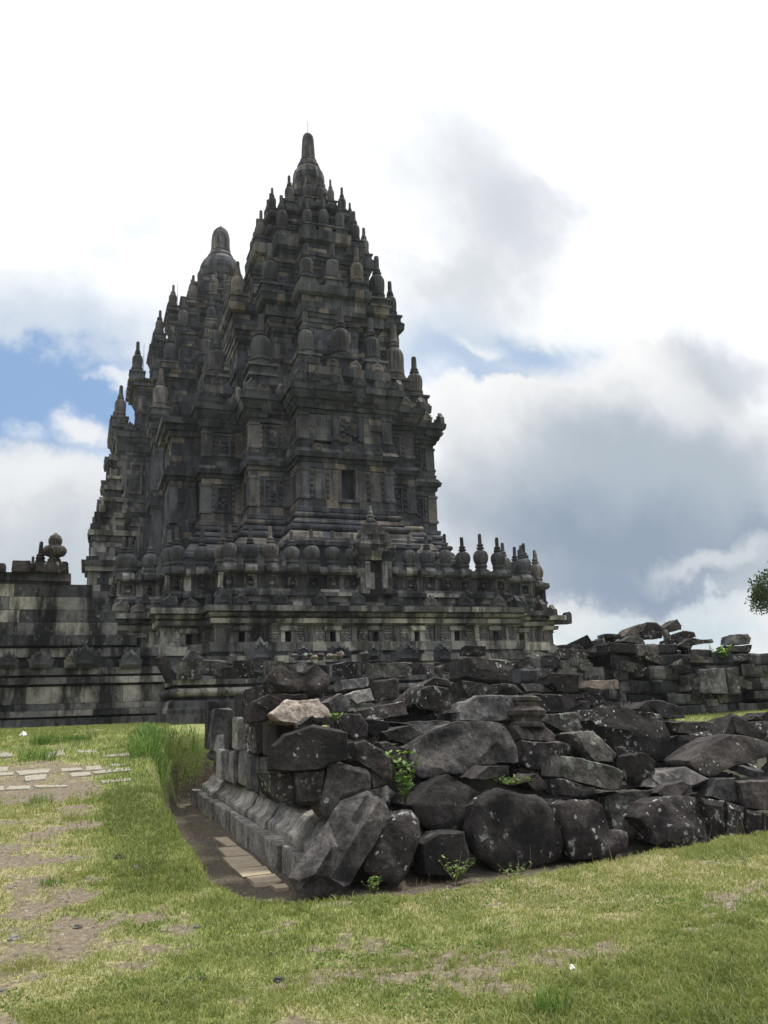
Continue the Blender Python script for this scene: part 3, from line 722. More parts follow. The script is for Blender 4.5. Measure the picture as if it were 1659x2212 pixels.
mb = MB()
wall(mb, E1, 5.55, 6.02, -0.16, 0.24, jit=.05, lo=0, hi=.95); course(mb, E1, [(.02, 6.02), (.02, 6.18)], jit=.02); course(mb, E1, [(.0, 6.18), (-.06, 6.30)], jit=.02)
ahole = {0: [(6.5-.28, 6.5+.28, 6.3, 7.3)]}
wall(mb, E1, 6.30, 6.90, -0.20, 0.6, Ls=(.35, .6), holes=ahole)
course(mb, E1, [(-.02, 6.90), (.06, 7.0), (.04, 7.2)], (.35, .7), jit=.05, hi=.7)
for e in E1:
    L = e[4]; n = max(1, round(L/.87)); w_ = L/n
    pil(mb, e, 0, .2, 6.3, 6.9, -.10, m0=max(e[5], 0)*0); pil(mb, e, L-.2, L, 6.3, 6.9, -.10)
    for k in range(n):
        c_ = (k+.5)*w_
        if e[0] == 0 and abs(c_-6.5) < .6: continue
        frame(mb, e, c_-.26, c_+.26, 6.34, 6.86, -.15, .07)
        bb = rblk(.2, .9)
        extr(mb, e, [(-.18, 6.42), (-.11, 6.5), (-.13, 6.62), (-.18, 6.66)], c_-.10, c_+.10, 0, 0, bb, .05)
        extr(mb, e, [(-.18, 6.64), (-.12, 6.70), (-.18, 6.78)], c_-.05, c_+.05, 0, 0, bb, .05)
        extr(mb, e, [(.06, 6.93), (.16, 7.0), (.16, 7.12), (.08, 7.26), (.0, 7.28)], c_-.24, c_+.24, 0, 0, rblk(.1, .8), .2)   # kala face under each finial
core(mb, P1, 5.5, 6.95, -0.55); core(mb, cross(6.2, 8.1, 9.3, 9.9), 6.0, 6.3, 0)
vt.part(mb, 'balustrade', M_PLINTH)
for e in E1:
    L = e[4]; n = max(1, round(L/.87)); w_ = L/n
    for k in range(n):
        c_ = (k+.5)*w_
        if e[0] == 0 and abs(c_-6.5) < .5: continue
        if (e[3][0] > .5 and k > 1) or (e[3][0] < -.5 and n-k > 3): continue      # out of sight round the sides
        x, y = e[1][0]+e[2][0]*c_-e[3][0]*.22, e[1][1]+e[2][1]*c_-e[3][1]*.22
        vt.finial(MELON, x, y, 7.19,   .76*random.uniform(.94, 1.06), 1.06*random.uniform(.92, 1.05))
NA0 = vt.na
vt.edge_row(E1, .28, 5.55, 1.62, lambda X, Y, Z, r_: vt.ante(random.choice((ANT, ANT, ANT2)), X, Y, Z, r_, .62, .52*random.uniform(.85, 1.15)))
for e in E1:      # bigger corner ornaments at the inner and outer corners of the ledge
    if e[5] > 0: vt.ante(ANT3, e[1][0]+e[3][0]*.3, e[1][1]+e[3][1]*.3, 5.55, math.atan2(e[2][1], e[2][0]), .8, .62)

# little shrine in the middle of the balustrade
mb = MB(); Q = [(-.7, -9.95), (.7, -9.95), (.7, -8.9), (-.7, -8.9)]
Eq = [e for e in edges_of(Q) if e[0] in (0, 1, 3)]
wall(mb, Eq, 6.1, 7.5, 0, .35, holes={0: [(.42, .98, 6.3, 7.42)]}, back=.3); core(mb, Q, 6.1, 7.5, -.26)
pil(mb, Eq[0], .22, .42, 6.3, 7.42, .08, .7); pil(mb, Eq[0], .98, 1.18, 6.3, 7.42, .08, .75)
mb.box(-.26, -.02, -9.80, -9.69, 6.3, 7.0, .75)
for z0, z1, d in ((7.5, 7.68, .12), (7.68, 7.86, .24), (7.86, 8.02, .14), (8.02, 8.16, .2)): course(mb, Eq, [(d-.05, z0), (d, z1)], (.3, .5)); core(mb, Q, z0, z1, d-.1)
for z0, z1, h_ in ((8.16, 8.34, .62), (8.34, 8.44, .50), (8.44, 8.62, .42), (8.62, 8.74, .52), (8.74, 8.95, .46), (8.95, 9.05, .36)): mb.box(-h_, h_, -9.45-h_, -9.45+h_, z0, z1, rblk(.3, .8))
for sx_ in (-.5, 0, .5):
    for k in range(5): r_ = .17-.02*k; mb.box(sx_-r_, sx_+r_, -10.0-r_*.6, -10.0+r_, 8.18+k*.11, 8.27+k*.11, rblk(.4, .9))
lathe(mb, [(.26, 9.05), (.28, 9.12), (.18, 9.16), (.18, 9.22), (.24, 9.27), (.24, 9.33), (.14, 9.37), (.14, 9.43), (.19, 9.48), (.18, 9.54), (.09, 9.58), (.12, 9.66), (.07, 9.72), (.05, 9.95), (.02, 9.98)], 16, blk=.5, cx=0, cy=-9.45)
vt.part(mb, 'niche_shrine', M_PLINTH)

# main body
PT = cross(2.25, 4.2, 6.2); ET = seen(PT)
mb = MB()
wall(mb, ET, 6.2, 8.3, .95, .35); course(mb, ET, [(.85, 8.3), (.85, 8.62)]); course(mb, ET, [(.98, 8.62), (.98, 8.8), (.9, 8.86)])
course(mb, ET, ogee_prof(.86, .5, 8.86, 9.36), (.5, 1.1), lo=.45, p=.7); course(mb, ET, torus_prof(.46, 9.37, 9.70, .2), (.4, .9), lo=.05)
course(mb, ET, [(.40, 9.71), (.40, 9.76)], lo=0, hi=.2); course(mb, ET, ogee_prof(.46, .22, 9.77, 10.02), lo=.3); course(mb, ET, torus_prof(.2, 10.03, 10.30, .17), (.4, .9), lo=.1)
course(mb, ET, [(.18, 10.31), (.22, 10.36), (.22, 10.55)], lo=.2); core(mb, PT, 6, 8.8, .5); core(mb, PT, 8.8, 10.6, .02)
bh = {0: [(1.95, 2.65, 11.0, 12.42)]}
course(mb, ET, [(.12, 10.56), (.07, 10.62), (.07, 10.96)], (.4, .7), lo=.25, p=.9)
wall(mb, ET[:1], 10.97, 12.48, 0, .5, holes=bh, back=.5, lo=.45, p=.8); wall(mb, ET[1:], 10.97, 12.48, 0, .5, back=.5, lo=.1); core(mb, PT, 10.5, 15.4, -.44)
course(mb, ET, [(.06, 12.49), (.06, 12.76)], (.3, .6), lo=.3)
for z0, z1, a, b_ in ((12.77, 12.96, .14, .16), (12.97, 13.2, .28, .36), (13.21, 13.42, .30, .18), (13.43, 13.64, .10, .14), (13.65, 13.86, .05, .08)): course(mb, ET, [(a, z0), (b_, z1)], jit=.03, hi=.8, miss=.02)
wall(mb, ET[:1], 13.87, 15.18, 0, .3, back=.5, lo=.4, p=.8, jit=.02); wall(mb, ET[1:], 13.87, 15.18, 0, .3, back=.5, lo=.1, jit=.02)
for z0, z1, a, b_ in ((15.19, 15.40, .08, .08), (15.41, 15.60, .16, .22), (15.61, 15.80, .26, .34), (15.81, 16.02, .40, .50), (16.03, 16.20, .48, .52), (16.21, 16.50, .60, .64)): course(mb, ET, [(a, z0), (b_, z1)], jit=.03, hi=.75, back=.9, miss=.02)
core(mb, PT, 15.3, 16.45, .0)
tsubs = []
for e in ET:
    L = e[4]
    for lo_, hi_, dd in ((10.97, 12.48, .1), (13.87, 15.18, .08)):
        pil(mb, e, 0, .42, lo_, hi_, dd, rblk(.5, 1), m0=max(e[5], 0)); pil(mb, e, L-.42, L, lo_, hi_, dd, rblk(.5, 1), m1=max(e[6], 0))
    if e[0] == 0:
        for q0, q1 in ((.68, 1.1), (1.55, 1.95), (2.82, 3.2), (3.42, 3.95)): pil(mb, e, q0, q1, 10.97, 12.42, .07, rblk(.65, 1), cap=.02)
        for q in (.52, 1.30, 3.30, 4.05): colon(mb, e, q-.07, q+.07, 11.0, 12.4, .02)
        nb = MB(); tsubs.append(('niche_frame', nb)); pil(nb, e, 1.82, 1.95, 11.0, 12.5, .12, .7, cap=0); pil(nb, e, 2.65, 2.78, 11.0, 12.5, .12, .7, cap=0)
        extr(nb, e, [(.1, 10.82), (.2, 10.86), (.2, 11.0)], 1.78, 2.82, 0, 0, .6, .1)
        for q0, q1 in ((1.6, 1.9), (2.85, 3.15)): pil(mb, e, q0, q1, 13.9, 15.15, .09, rblk(.3, .8), cap=.02)
        for k in range(14):
            q = random.uniform(2.0, 2.7); z = random.uniform(14.0, 14.9); extr(mb, e, [(.0, z), (.1, z+.08), (.02, z+.22)], q-.09, q+.09, 0, 0, rblk(.1, .5), .05)
    elif L > 1.4:
        c_ = L/2
        for lo_, hi_ in ((11.0, 12.44), (13.9, 15.14)):
            keep_mb = mb; mb = MB(); tsubs.append(('relief_panel', mb)); frame(mb, e, c_-.36, c_+.36, lo_+.05, hi_-.05, .08, .1, rblk(.3, .7)); colon(mb, e, c_-.55, c_-.43, lo_, hi_, .03); colon(mb, e, c_+.43, c_+.55, lo_, hi_, .03)
            for k in range(10):
                q = c_+random.uniform(-.18, .18); z = random.uniform(lo_+.2, hi_-.4); extr(mb, e, [(.0, z), (.07, z+.1), (.02, z+.2)], q-.08, q+.08, 0, 0, rblk(.2, .6), .05)
            mb = keep_mb
tb_ = vt.part(mb, 'tower_body', M_TOWER)
for nm_, b_ in tsubs: b_.build(nm_, M_TOWER, tb_)
vt.edge_row(ET, .55, 16.5, 1.15, lambda X, Y, Z, r_: vt.ante(ANT, X, Y, Z, r_, .62, .66))
for e in ET:
    if e[5] > 0: vt.ante(ANT3, e[1][0]+e[3][0]*.52-e[2][0]*.3, e[1][1]+e[3][1]*.52-e[2][1]*.3, 16.5, math.atan2(e[2][1], e[2][0]), .8, .8)
vt.edge_row(ET[:1]+ET[-2:], .25, 13.2, 1.5, lambda X, Y, Z, r_: vt.ante(ANT2, X, Y, Z, r_, .5, .42))

# porch block on the left flank
mb = MB(); Q = [(-7.7, -1.35), (-6.2, -1.35), (-6.2, 1.35), (-7.7, 1.35)]; Eq = [e for e in edges_of(Q) if e[0] in (0, 3)]
wall(mb, Eq, 6.2, 9.2, .3, .35); wall(mb, Eq, 9.2, 10.5, .12, .3); wall(mb, Eq, 10.5, 12.8, 0, .4, jit=.02)
for z0, z1, d in ((12.8, 13.0, .12), (13.0, 13.25, .34), (13.25, 13.5, .2)): course(mb, Eq, [(d, z0), (d, z1)])
wall(mb, Eq, 13.5, 15.1, 0, .35, jit=.03)
for z0, z1, d in ((15.1, 15.4, .15), (15.4, 15.7, .35), (15.7, 16.0, .5)): course(mb, Eq, [(d, z0), (d, z1)])
pil(mb, Eq[0], 0, .4, 10.6, 12.7, .1, .6); pil(mb, Eq[0], .9, 1.3, 10.6, 12.7, .1, .5); core(mb, Q, 6, 16, -.15)
for k in range(4): mb.box(-7.8+.2*k, -6.2, -1.3+.15*k, 1.3-.15*k, 16+k*.4, 16.38+k*.4, rblk(0, .6))
vt.part(mb, 'porch', M_TOWER)
for y_ in (-1.2, 0.2): vt.finial(BELL, -7.5, y_, 16.0, .6)

# stair gate standing on the left edge of the plinth
mb = MB()
def stack(mb, cx, cy, rows):
    for z0, z1, h_, d in rows:
        Q = [(cx-h_, cy-h_), (cx+h_, cy-h_), (cx+h_, cy+h_), (cx-h_, cy+h_)]; Eq = [e for e in edges_of(Q) if e[0] in (0, 1, 3)]
        if z1-z0 > .5: wall(mb, Eq, z0, z1, d, .3)
        else: course(mb, Eq, [(d-.03, z0), (d, z1)])
        core(mb, Q, z0, z1, d-.1)
stack(mb, -10.3, 0, [(1.3, 6.3, 1.25, 0), (6.3, 6.6, 1.1, .15), (6.6, 8.2, 1.05, 0), (8.2, 8.45, 1.05, .15), (8.45, 8.7, 1.05, .3), (8.7, 8.9, 1.05, .1), (8.9, 9.7, .85, 0), (9.7, 9.95, .85, .15), (9.95, 10.2, .85, .28),
    (10.2, 10.9, .68, 0), (10.9, 11.15, .68, .2), (11.15, 11.75, .5, 0), (11.75, 11.95, .5, .18), (11.95, 12.4, .36, 0), (12.4, 12.6, .36, .14), (12.6, 13.0, .24, 0), (13.0, 13.15, .24, .1), (13.15, 13.6, .15, 0), (13.6, 13.7, .15, .06), (13.7, 14.3, .09, 0)])
for z, r_ in ((8.9, 1.05), (10.2, .85), (11.15, .66)):
    for sx_ in (-1, 0, 1): mb.box(-10.3+sx_*r_*.8-.14, -10.3+sx_*r_*.8+.14, -r_-.12, -r_+.16, z, z+.42, rblk(.2, .9)); mb.box(-10.3+sx_*r_*.8-.08, -10.3+sx_*r_*.8+.08, -r_-.06, -r_+.1, z+.42, z+.7, rblk(.2, .9))
vt.part(mb, 'stair_gate', M_PLINTH)

# roof of five receding storeys
mb = MB()
vt.tier(mb, 2.3, 4.1, 6.1, 16.5, 17.65, 21.5, 1.8, .40, 1.16, zs=1.05)
vt.tier(mb, 1.85, 3.4, 4.85, 21.5, 22.65, 25.2, 1.38, .36, .94, ante=.4, zs=1.08)
vt.tier(mb, 1.3, 2.4, 3.4, 25.2, 26.7, 28.2, 1.0, .26, .76, ante=.34, zs=1.1)
vt.tier(mb, .95, 1.8, 2.6, 28.2, 28.95, 30.3, 1.0, .2, .58, ante=0, zs=1.15)
for k in range(8):
    a = k*math.pi/4+.39; vt.finial(BELL, 1.35*math.cos(a), 1.35*math.sin(a), 30.2, .40, .52)
lathe(mb, [(1.5, 29.2), (1.45, 30.2), (1.25, 30.3), (1.22, 30.9), (1.08, 31.0), (1.10, 31.4), (1.0, 31.45), (1.0, 31.75), (.90, 31.8), (.96, 31.95), (.93, 32.3), (.83, 32.65), (.66, 32.85), (.68, 32.95), (.60, 33.2), (.48, 33.35), (.50, 33.45), (.42, 33.55), (.385, 34.3), (.35, 34.9), (.31, 35.12), (.22, 35.27), (.08, 35.33)], 28, 14, (31.4, 33.0), .03, blocky=True)
vt.part(mb, 'roof', M_TOWER)
mb = MB(); lathe(mb, [(.02, 35.2), (.018, 36.0), (.012, 36.25)], 6); vt.part(mb, 'lightning_rod', M_METAL)
# water spout with a raised head on the right corner of the ledge
mb = MB(); sp = [(0, 0), (.75, .02), (.80, .06), (.82, .50), (.72, .62), (.58, .60), (.52, .45), (.50, .30), (.35, .24), (0, .34)]
mb.add([(10.55+x, -6.75, 5.15+z) for x, z in sp]+[(10.55+x, -6.35, 5.15+z) for x, z in sp], [tuple(range(10)), tuple(range(19, 9, -1))]+[((k+1) % 10, k, 10+k, 10+(k+1) % 10) for k in range(10)], .15)
vt.part(mb, 'water_spout', M_PLINTH)

# ------------------------------------------------------------------ taller temple behind
st = Temple(11.3, 75.3, 1.25, 'farther taller stone temple seen to the left, with a thick rounded spire top')
mb = MB(); P2 = cross(11, 14, 16.5); E2 = seen(P2)
wall(mb, E2, 1.25, 8, 0, .6, Ls=(.8, 1.6)); core(mb, P2, 1.25, 8, -.3); course(mb, E2, [(.3, 8), (.3, 8.5)], (.8, 1.4)); wall(mb, E2, 8.5, 9.5, 0, .5)
st.part(mb, 'plinth', M_TOWER)
mb = MB(); PS = cross(3.2, 6.1, 8.8); ES = seen(PS)
KW = dict(Ls=(.6, 1.1))
wall(mb, ES, 8, 12, 1.0, .45, **KW); course(mb, ES, torus_prof(.7, 12, 12.6, .3)); course(mb, ES, ogee_prof(.8, .3, 12.6, 13.3)); course(mb, ES, torus_prof(.25, 13.3, 13.8, .25))
wall(mb, ES, 13.8, 17.8, 0, .45, **KW); core(mb, PS, 8, 25.1, -.3)
for z0, z1, d in ((17.8, 18.1, .2), (18.1, 18.5, .5), (18.5, 18.9, .35), (18.9, 19.3, .15)): course(mb, ES, [(d-.05, z0), (d, z1)])
wall(mb, ES, 19.3, 23.2, 0, .42, jit=.03, **KW)
for z0, z1, d in ((23.2, 23.5, .15), (23.5, 23.9, .35), (23.9, 24.3, .2), (24.3, 24.7, .4), (24.7, 25.2, .6)): course(mb, ES, [(d-.06, z0), (d, z1)], back=.9)
for e in ES:
    L = e[4]
    for lo_, hi_ in ((13.9, 17.7), (19.4, 23.1)):
        pil(mb, e, 0, .6, lo_, hi_, .15, m0=max(e[5], 0)); pil(mb, e, L-.6, L, lo_, hi_, .15, m1=max(e[6], 0))
        if L > 2: frame(mb, e, L/2-.5, L/2+.5, lo_+.4, hi_-.6, .14, .15); colon(mb, e, L/2-1.0, L/2-.8, lo_, hi_, .05); colon(mb, e, L/2+.8, L/2+1.0, lo_, hi_, .05)
st.part(mb, 'tower_body', M_TOWER)
st.edge_row(ES, .6, 25.2, 1.7, lambda X, Y, Z, r_: st.ante(ANT, X, Y, Z, r_, .9, .9))
st.edge_row(ES, .4, 18.9, 1.7, lambda X, Y, Z, r_: st.ante(ANT2, X, Y, Z, r_, .8, .6))
mb = MB(); Q = [(-10.75, -2.4), (-8.0, -2.4), (-8.0, 2.4), (-10.75, 2.4)]; Eq = [e for e in edges_of(Q) if e[0] in (0, 3)]
wall(mb, Eq, 8, 14.6, -.35, .45, **KW)
for z0, z1, d in ((14.6, 15.0, -.1), (15.0, 15.5, .2), (15.5, 16.4, .12), (16.4, 17.2, .2), (17.2, 17.8, .05)): course(mb, Eq, [(d-.06, z0), (d, z1)])
core(mb, Q, 8, 17.8, -.5)
for z0, z1, i_ in ((17.8, 19.4, .5), (19.4, 21.2, .75), (21.2, 23.4, .95)):
    Q2 = [(-10.75+i_, -2.4+i_), (-8.0, -2.4+i_), (-8.0, 2.4-i_), (-10.75+i_, 2.4-i_)]; E_ = [e for e in edges_of(Q2) if e[0] in (0, 3)]; wall(mb, E_, z0, z1-.5, 0, .4); course(mb, E_, [(.15, z1-.5), (.25, z1)]); core(mb, Q2, z0, z1, -.1)
st.part(mb, 'porch', M_TOWER)
mb = MB()
st.tier(mb, 3.3, 6.4, 9.6, 25.2, 25.9, 29.9, 2.2, .4, 1.4, ante=.5)
st.tier(mb, 2.9, 5.6, 8.2, 29.9, 30.5, 34.2, 2.0, .4, 1.3, ante=.45)
st.tier(mb, 2.2, 4.3, 6.25, 34.2, 34.8, 37.5, 1.6, .4, 1.12, ante=.4)
st.tier(mb, 1.8, 3.4, 5.05, 37.5, 38.0, 39.8, 1.5, .3, 1.0, ante=0)
st.tier(mb, 1.2, 2.4, 3.2, 39.5, 39.9, 41.7, .9, .25, .68, ante=0)
lathe(mb, [(2.3, 40.5), (2.25, 42.0), (2.0, 42.2), (2.18, 42.45), (2.22, 43.0), (1.98, 43.15), (2.04, 43.4), (1.95, 43.9), (1.72, 44.4), (1.45, 44.75), (1.22, 44.95), (1.26, 45.1), (1.08, 45.4), (.96, 45.6), (1.0, 45.72), (.93, 45.85), (.90, 47.0), (.84, 47.5), (.72, 47.9), (.45, 48.25), (.15, 48.38), (.06, 48.45), (.09, 48.55), (.03, 48.65)], 32, blocky=True)
st.part(mb, 'roof', M_TOWER)
for x_, z_, h_ in ((-8.4, 26.6, 3.4), (-7.0, 31.2, 3.6), (-4.1, 39.2, 2.4)):
    mb = MB(); lathe(mb, [(.03, z_), (.02, z_+h_)], 5, cx=x_, cy=-.6); st.part(mb, 'lightning_rod', M_METAL)
# ------------------------------------------------------------------ stones
def finish_stone(bm, edge, sm, amp, freq, seed, keep_sharp=False):
    for it in range(4):
        long_ = [e for e in bm.edges if e.calc_length() > edge]
        if not long_: break
        bmesh.ops.subdivide_edges(bm, edges=long_, cuts=1, use_grid_fill=False)
        bmesh.ops.triangulate(bm, faces=[f for f in bm.faces if len(f.verts) > 3])
    for it in range(sm): bmesh.ops.smooth_vert(bm, verts=bm.verts, factor=0.4, use_axis_x=True, use_axis_y=True, use_axis_z=True)
    bmesh.ops.recalc_face_normals(bm, faces=bm.faces); bm.normal_update()
    for e in bm.edges:
        if len(e.link_faces) == 2 and e.calc_face_angle() > .42: e.smooth = False
    off = Vector((seed*13.7 % 50, seed*7.1 % 50, seed*3.3 % 50))
    mv = []
    for v in bm.verts:
        p = v.co+off
        k = noise.noise(p*freq)*amp-abs(noise.noise(p*freq*.7+Vector((9, 3, 5))))*amp*1.6+noise.noise(p*freq*3.1)*amp*0.45+noise.noise(p*freq*7.0)*amp*0.5
        k -= max(0.0, noise.noise(p*1.9+Vector((31, 4, 8)))-.22)*amp*5.0
        mv.append(v.normal*k)
    for v, d in zip(bm.verts, mv): v.co += d
def to_obj(bm, name, mat, label, cat, group, loc, smooth=True, parent=None):
    me = bpy.data.meshes.new(name); bm.to_mesh(me); bm.free()
    if smooth:
        for p in me.polygons: p.use_smooth = True
    o = obj(name, me, RK[mat] if isinstance(mat, str) else mat, parent, loc)
    return tag(o, label, cat, group) if label else o
RS = [0]
def rock(label, pts, Y, depth, mat='dark', lean=0.3, inner=None, inset=0.90, bul=0.045, amp=0.022, sm=0, ext=(0.0, 1.0, -0.05), back=0.86, name='fallen_stone', group='fallen temple stones', edge=None):
    """stone whose near face has this outline seen from the photographer's place, at distance Y along y"""
    RS[0] += 1; seed = RS[0]; lean *= 0.62
    base = [aty(X, V_, Y) for X, V_ in pts]; z0 = min(p[2] for p in base)
    def place(X, V_, dy=0.0):
        p = aty(X, V_, Y)
        for _ in range(3): p = aty(X, V_, Y+lean*(p[2]-z0)+dy)
        return p
    size = max(max(p[0] for p in base)-min(p[0] for p in base), max(p[2] for p in base)-z0)
    n = len(pts); cx = sum(p[0] for p in pts)/n; cy = sum(p[1] for p in pts)/n
    V2 = [Vector(p) for p in pts]; V3 = [place(*p) for p in pts]
    if inner is not None and sm == 0: sm = 1
    sm = max(sm, 0)
    if inner is None:
        rr = random.Random(seed); inner = []
        for X, V_ in pts: inner.append((cx+(X-cx)*inset, cy+(V_-cy)*inset, -bul*min(size, 1.0)*rr.uniform(0.8, 1.2)))
        if n > 5: inner.append((cx, cy, -bul*min(size, 1.0)*rr.uniform(0.8, 1.3)))
    if sm >= 1: inner = [(X, V_, dy*.6) for X, V_, dy in inner]
    for X, V_, dy in inner: V2.append(Vector((X, V_))); V3.append(place(X, V_, dy))
    r = delaunay_2d_cdt(V2, [(k, (k+1) % n) for k in range(n)], [], 1, 1e-4)
    bm = bmesh.new()
    ov = r[3]; vid = []
    for k, o_ in enumerate(ov):
        if o_: q = V3[o_[0]]
        else: q = place(r[0][k].x, r[0][k].y)
        vid.append(bm.verts.new(q))
    first = {}
    for k, o_ in enumerate(ov):
        for j in o_: first[j] = vid[k]
    for f in r[2]:
        try: bm.faces.new([vid[k] for k in f])
        except ValueError: pass
    c3 = sum((Vector(p) for p in V3[:n]), Vector())/n; ex = Vector(ext)*depth
    bk = [bm.verts.new(c3+(Vector(p)-c3)*back+ex) for p in V3[:n]]
    for k in range(n):
        a, b_ = first[k], first[(k+1) % n]
        if a is b_: continue
        try: bm.faces.new([a, bk[k], bk[(k+1) % n], b_])
        except ValueError: pass
    bm.faces.new(bk)
    bmesh.ops.triangulate(bm, faces=bm.faces)
    finish_stone(bm, edge or max(0.05, min(0.10, size*0.08)), sm, amp, 2.6, seed)
    lo = Vector((c3.x, c3.y+depth*0.4, min(v.co.z for v in bm.verts)))
    for v in bm.verts: v.co -= lo
    return to_obj(bm, name, mat, label, 'stone', group, lo)
def block(size, loc, rot, mat, label, amp=0.014, sm=0, taper=0.0, name='fallen_stone', group='fallen temple stones', cat='stone', parent=None, bev=0.05, groove=None, edge=0.12):
    """squared stone, origin at the middle of its underside"""
    RS[0] += 1; seed = RS[0]; bm = bmesh.new(); bmesh.ops.create_cube(bm, size=1.0)
    rr = random.Random(seed)
    for v in bm.verts:
        t = 1-taper*(v.co.z+0.5)
        v.co = Vector((v.co.x*size[0]*t*rr.uniform(.94, 1.03), v.co.y*size[1]*t*rr.uniform(.94, 1.03), (v.co.z+0.5)*size[2]*rr.uniform(.95, 1.04)))
    if groove:      # stepped moulding along the long side
        fs = [f for f in bm.faces if f.normal.dot(Vector(groove)) > 0.8 or f.calc_center_median().normalized().dot(Vector(groove)) > .8]
        res = bmesh.ops.inset_region(bm, faces=fs[:1], thickness=min(size)*.22, depth=-min(size)*.12)
    bmesh.ops.bevel(bm, geom=bm.edges[:], offset=min(size)*bev, segments=2, affect='EDGES')
    finish_stone(bm, max(edge, max(size)*.1), sm, amp*max(.5, min(1.5, max(size))), 2.8, seed)
    o = to_obj(bm, name, mat, label, cat, group, loc, True, parent); o.rotation_euler = rot
    return o
CA = lambda *cs: [((700+a/1.659)*.5486, (2550+b_/1.659)*.5486) for a, b_ in cs]
CB = lambda *cs: [((1500+a/2.07375)*.5486, (2500+b_/2.07375)*.5486) for a, b_ in cs]
CC = lambda *cs: [((2200+a/2.0133)*.5486, (2600+b_/2.0133)*.5486) for a, b_ in cs]
CD = lambda *cs: [((2100+a/1.7955)*.5486, (2200+b_/1.7955)*.5486) for a, b_ in cs]
def inn(conv, *cs): return [conv((a, b_))[0]+(d,) for a, b_, d in cs]

# ---- enclosing wall of the inner court
ew = tag(empty('stone_wall', (0, 25.5, 1.1)), 'long grey enclosing wall of big squared blocks, stepping down behind the lawn', 'wall')
def zz(z): return 1.6+(z-1.6)*1.0625
def line(x0, x1, y=25.5): return [(0, (x0, y), (1, 0), (0, -1), x1-x0, 0, 0)]
def wrow(mb, x0, x1, z0, z1, d, **kw): course(mb, line(x0, x1), [(d, z0+.005), (d, z1-.005)], **kw)
mb = MB(); B1, B2 = dict(Ls=(.55, 1.1), lo=.15, p=.9, back=1.2, gap=.004), dict(Ls=(.7, 1.3), lo=.1, p=1.0, back=1.2, gap=.004)
wrow(mb, -16, 17, .9, 1.27, .34, **B2); wrow(mb, -16, 17, 1.27, 1.5, .30, **B2); wrow(mb, -16, 17, 1.5, 1.55, .1, lo=0, hi=.1); wrow(mb, -16, 17, 1.55, 1.72, .30, **B2)
wrow(mb, -16, 17, 1.72, 1.90, .16, **B2); wrow(mb, -16, 17, 1.90, 2.37, .04, Ls=(.5, 1.0), lo=.6, p=.7, back=1.2); wrow(mb, -16, 17, 2.37, 2.43, .0, lo=0, hi=.1)
wrow(mb, -16, 17, 2.43, 2.62, .14, **B2); wrow(mb, -16, 17, 2.62, 2.68, .02, lo=0, hi=.1); wrow(mb, -16, 3.4, 2.68, 2.88, .12, **B1); wrow(mb, 3.4, 16, 2.68, 2.86, .12, miss=.35, **B1)
mb.box(-16, 17, 25.6, 27.2, .9, 2.6, .02); mb.box(-16, 3.4, 25.6, 27.2, 2.6, 2.86, .02)
mb.v = [(x, y-25.5, z-1.1) for x, y, z in mb.v]; mb.build('lower_courses', M_WALL, ew)
mb = MB()
wrow(mb, -16, 3.6, 2.88, 3.18, -.10, Ls=(.4, .8), hi=.35, back=1); wrow(mb, -16, 3.0, 3.18, 3.44, -.03, **B2); wrow(mb, -16, 1.6, 3.44, 3.50, -.2, lo=0, hi=.1); wrow(mb, -16, 1.55, 3.50, 3.80, .05, Ls=(.6, 1.1), hi=.5, back=1.2)
wrow(mb, -16, 1.0, 3.80, 4.17, -.12, **B2); wrow(mb, -16, .95, 4.17, 4.53, -.14, **B2); wrow(mb, -16, .30, 4.53, 4.90, -.13, **B2); wrow(mb, -16, .26, 4.90, 5.27, -.15, **B2)
wrow(mb, -16, -.36, 5.27, 5.34, -.1, lo=0, hi=.2); wrow(mb, -16, -.34, 5.34, 5.58, -.02, Ls=(.5, 1.0), hi=.5, back=1.2)
for x1, za, zb in ((2.9, 2.8, 3.4), (1.4, 3.4, 3.78), (.8, 3.78, 4.5), (.15, 4.5, 5.2), (-.5, 5.2, 5.56)): mb.box(-16, x1, 25.72, 27.2, za, zb, .02)
mb.v = [(x, y-25.5, z-1.1) for x, y, z in mb.v]; mb.build('upper_courses', M_WALL, ew)
for cx_, wd, top in ((62, .5, 855), (295, .62, 835), (515, .35, 850), (612, .78, 790), (945, .62, 838)):
    p = aty(cx_*.2976, 1152+.2976*980, 25.5); q = aty(cx_*.2976, 1152+.2976*top, 25.5)
    obj('antefix', ANT, M_WALL, ew, (p[0], -.14, p[2]-1.1), None, (wd/1.05, .8, q[2]-p[2]))
def pin_block(cx0, cx1, ztop, taper):
    a = aty(cx0*.2976, 1152+.2976*285, 25.5); b_ = aty(cx1*.2976, 1152+.2976*285, 25.5); t = aty(cx0*.2976, 1152+.2976*ztop, 25.5)
    return block((b_[0]-a[0], .6, t[2]-5.57), ((a[0]+b_[0])/2, .15, 4.46), (0, 0, 0), 'brown', None, parent=ew, name='coping_block', taper=taper)
pin_block(80, 222, 198, .06); pin_block(-90, 38, 215, .0); pin_block(245, 500, 203, .0)
mb = MB(); lathe(mb, [(.20, 0), (.20, .10), (.16, .12), (.16, .17), (.30, .22), (.36, .32), (.36, .40), (.30, .48), (.19, .50), (.19, .56), (.21, .62), (.21, .70), (.16, .80), (.07, .86), (.03, .90)], 24, blk=.3)
p = aty(392*.2976, 1152+.2976*203, 25.5); obj('pinnacle', mb.mesh('pinnacle', True), RK['brown'], ew, (p[0], .15, p[2]-1.1-.02), None, (.92, .92, .98))
mb = MB(); lathe(mb, [(.13, 0), (.15, .05), (.11, .08), (.14, .14), (.10, .18), (.12, .22), (.08, .26), (.065, .30), (.05, .60), (.02, .63)], 12, blk=.3)
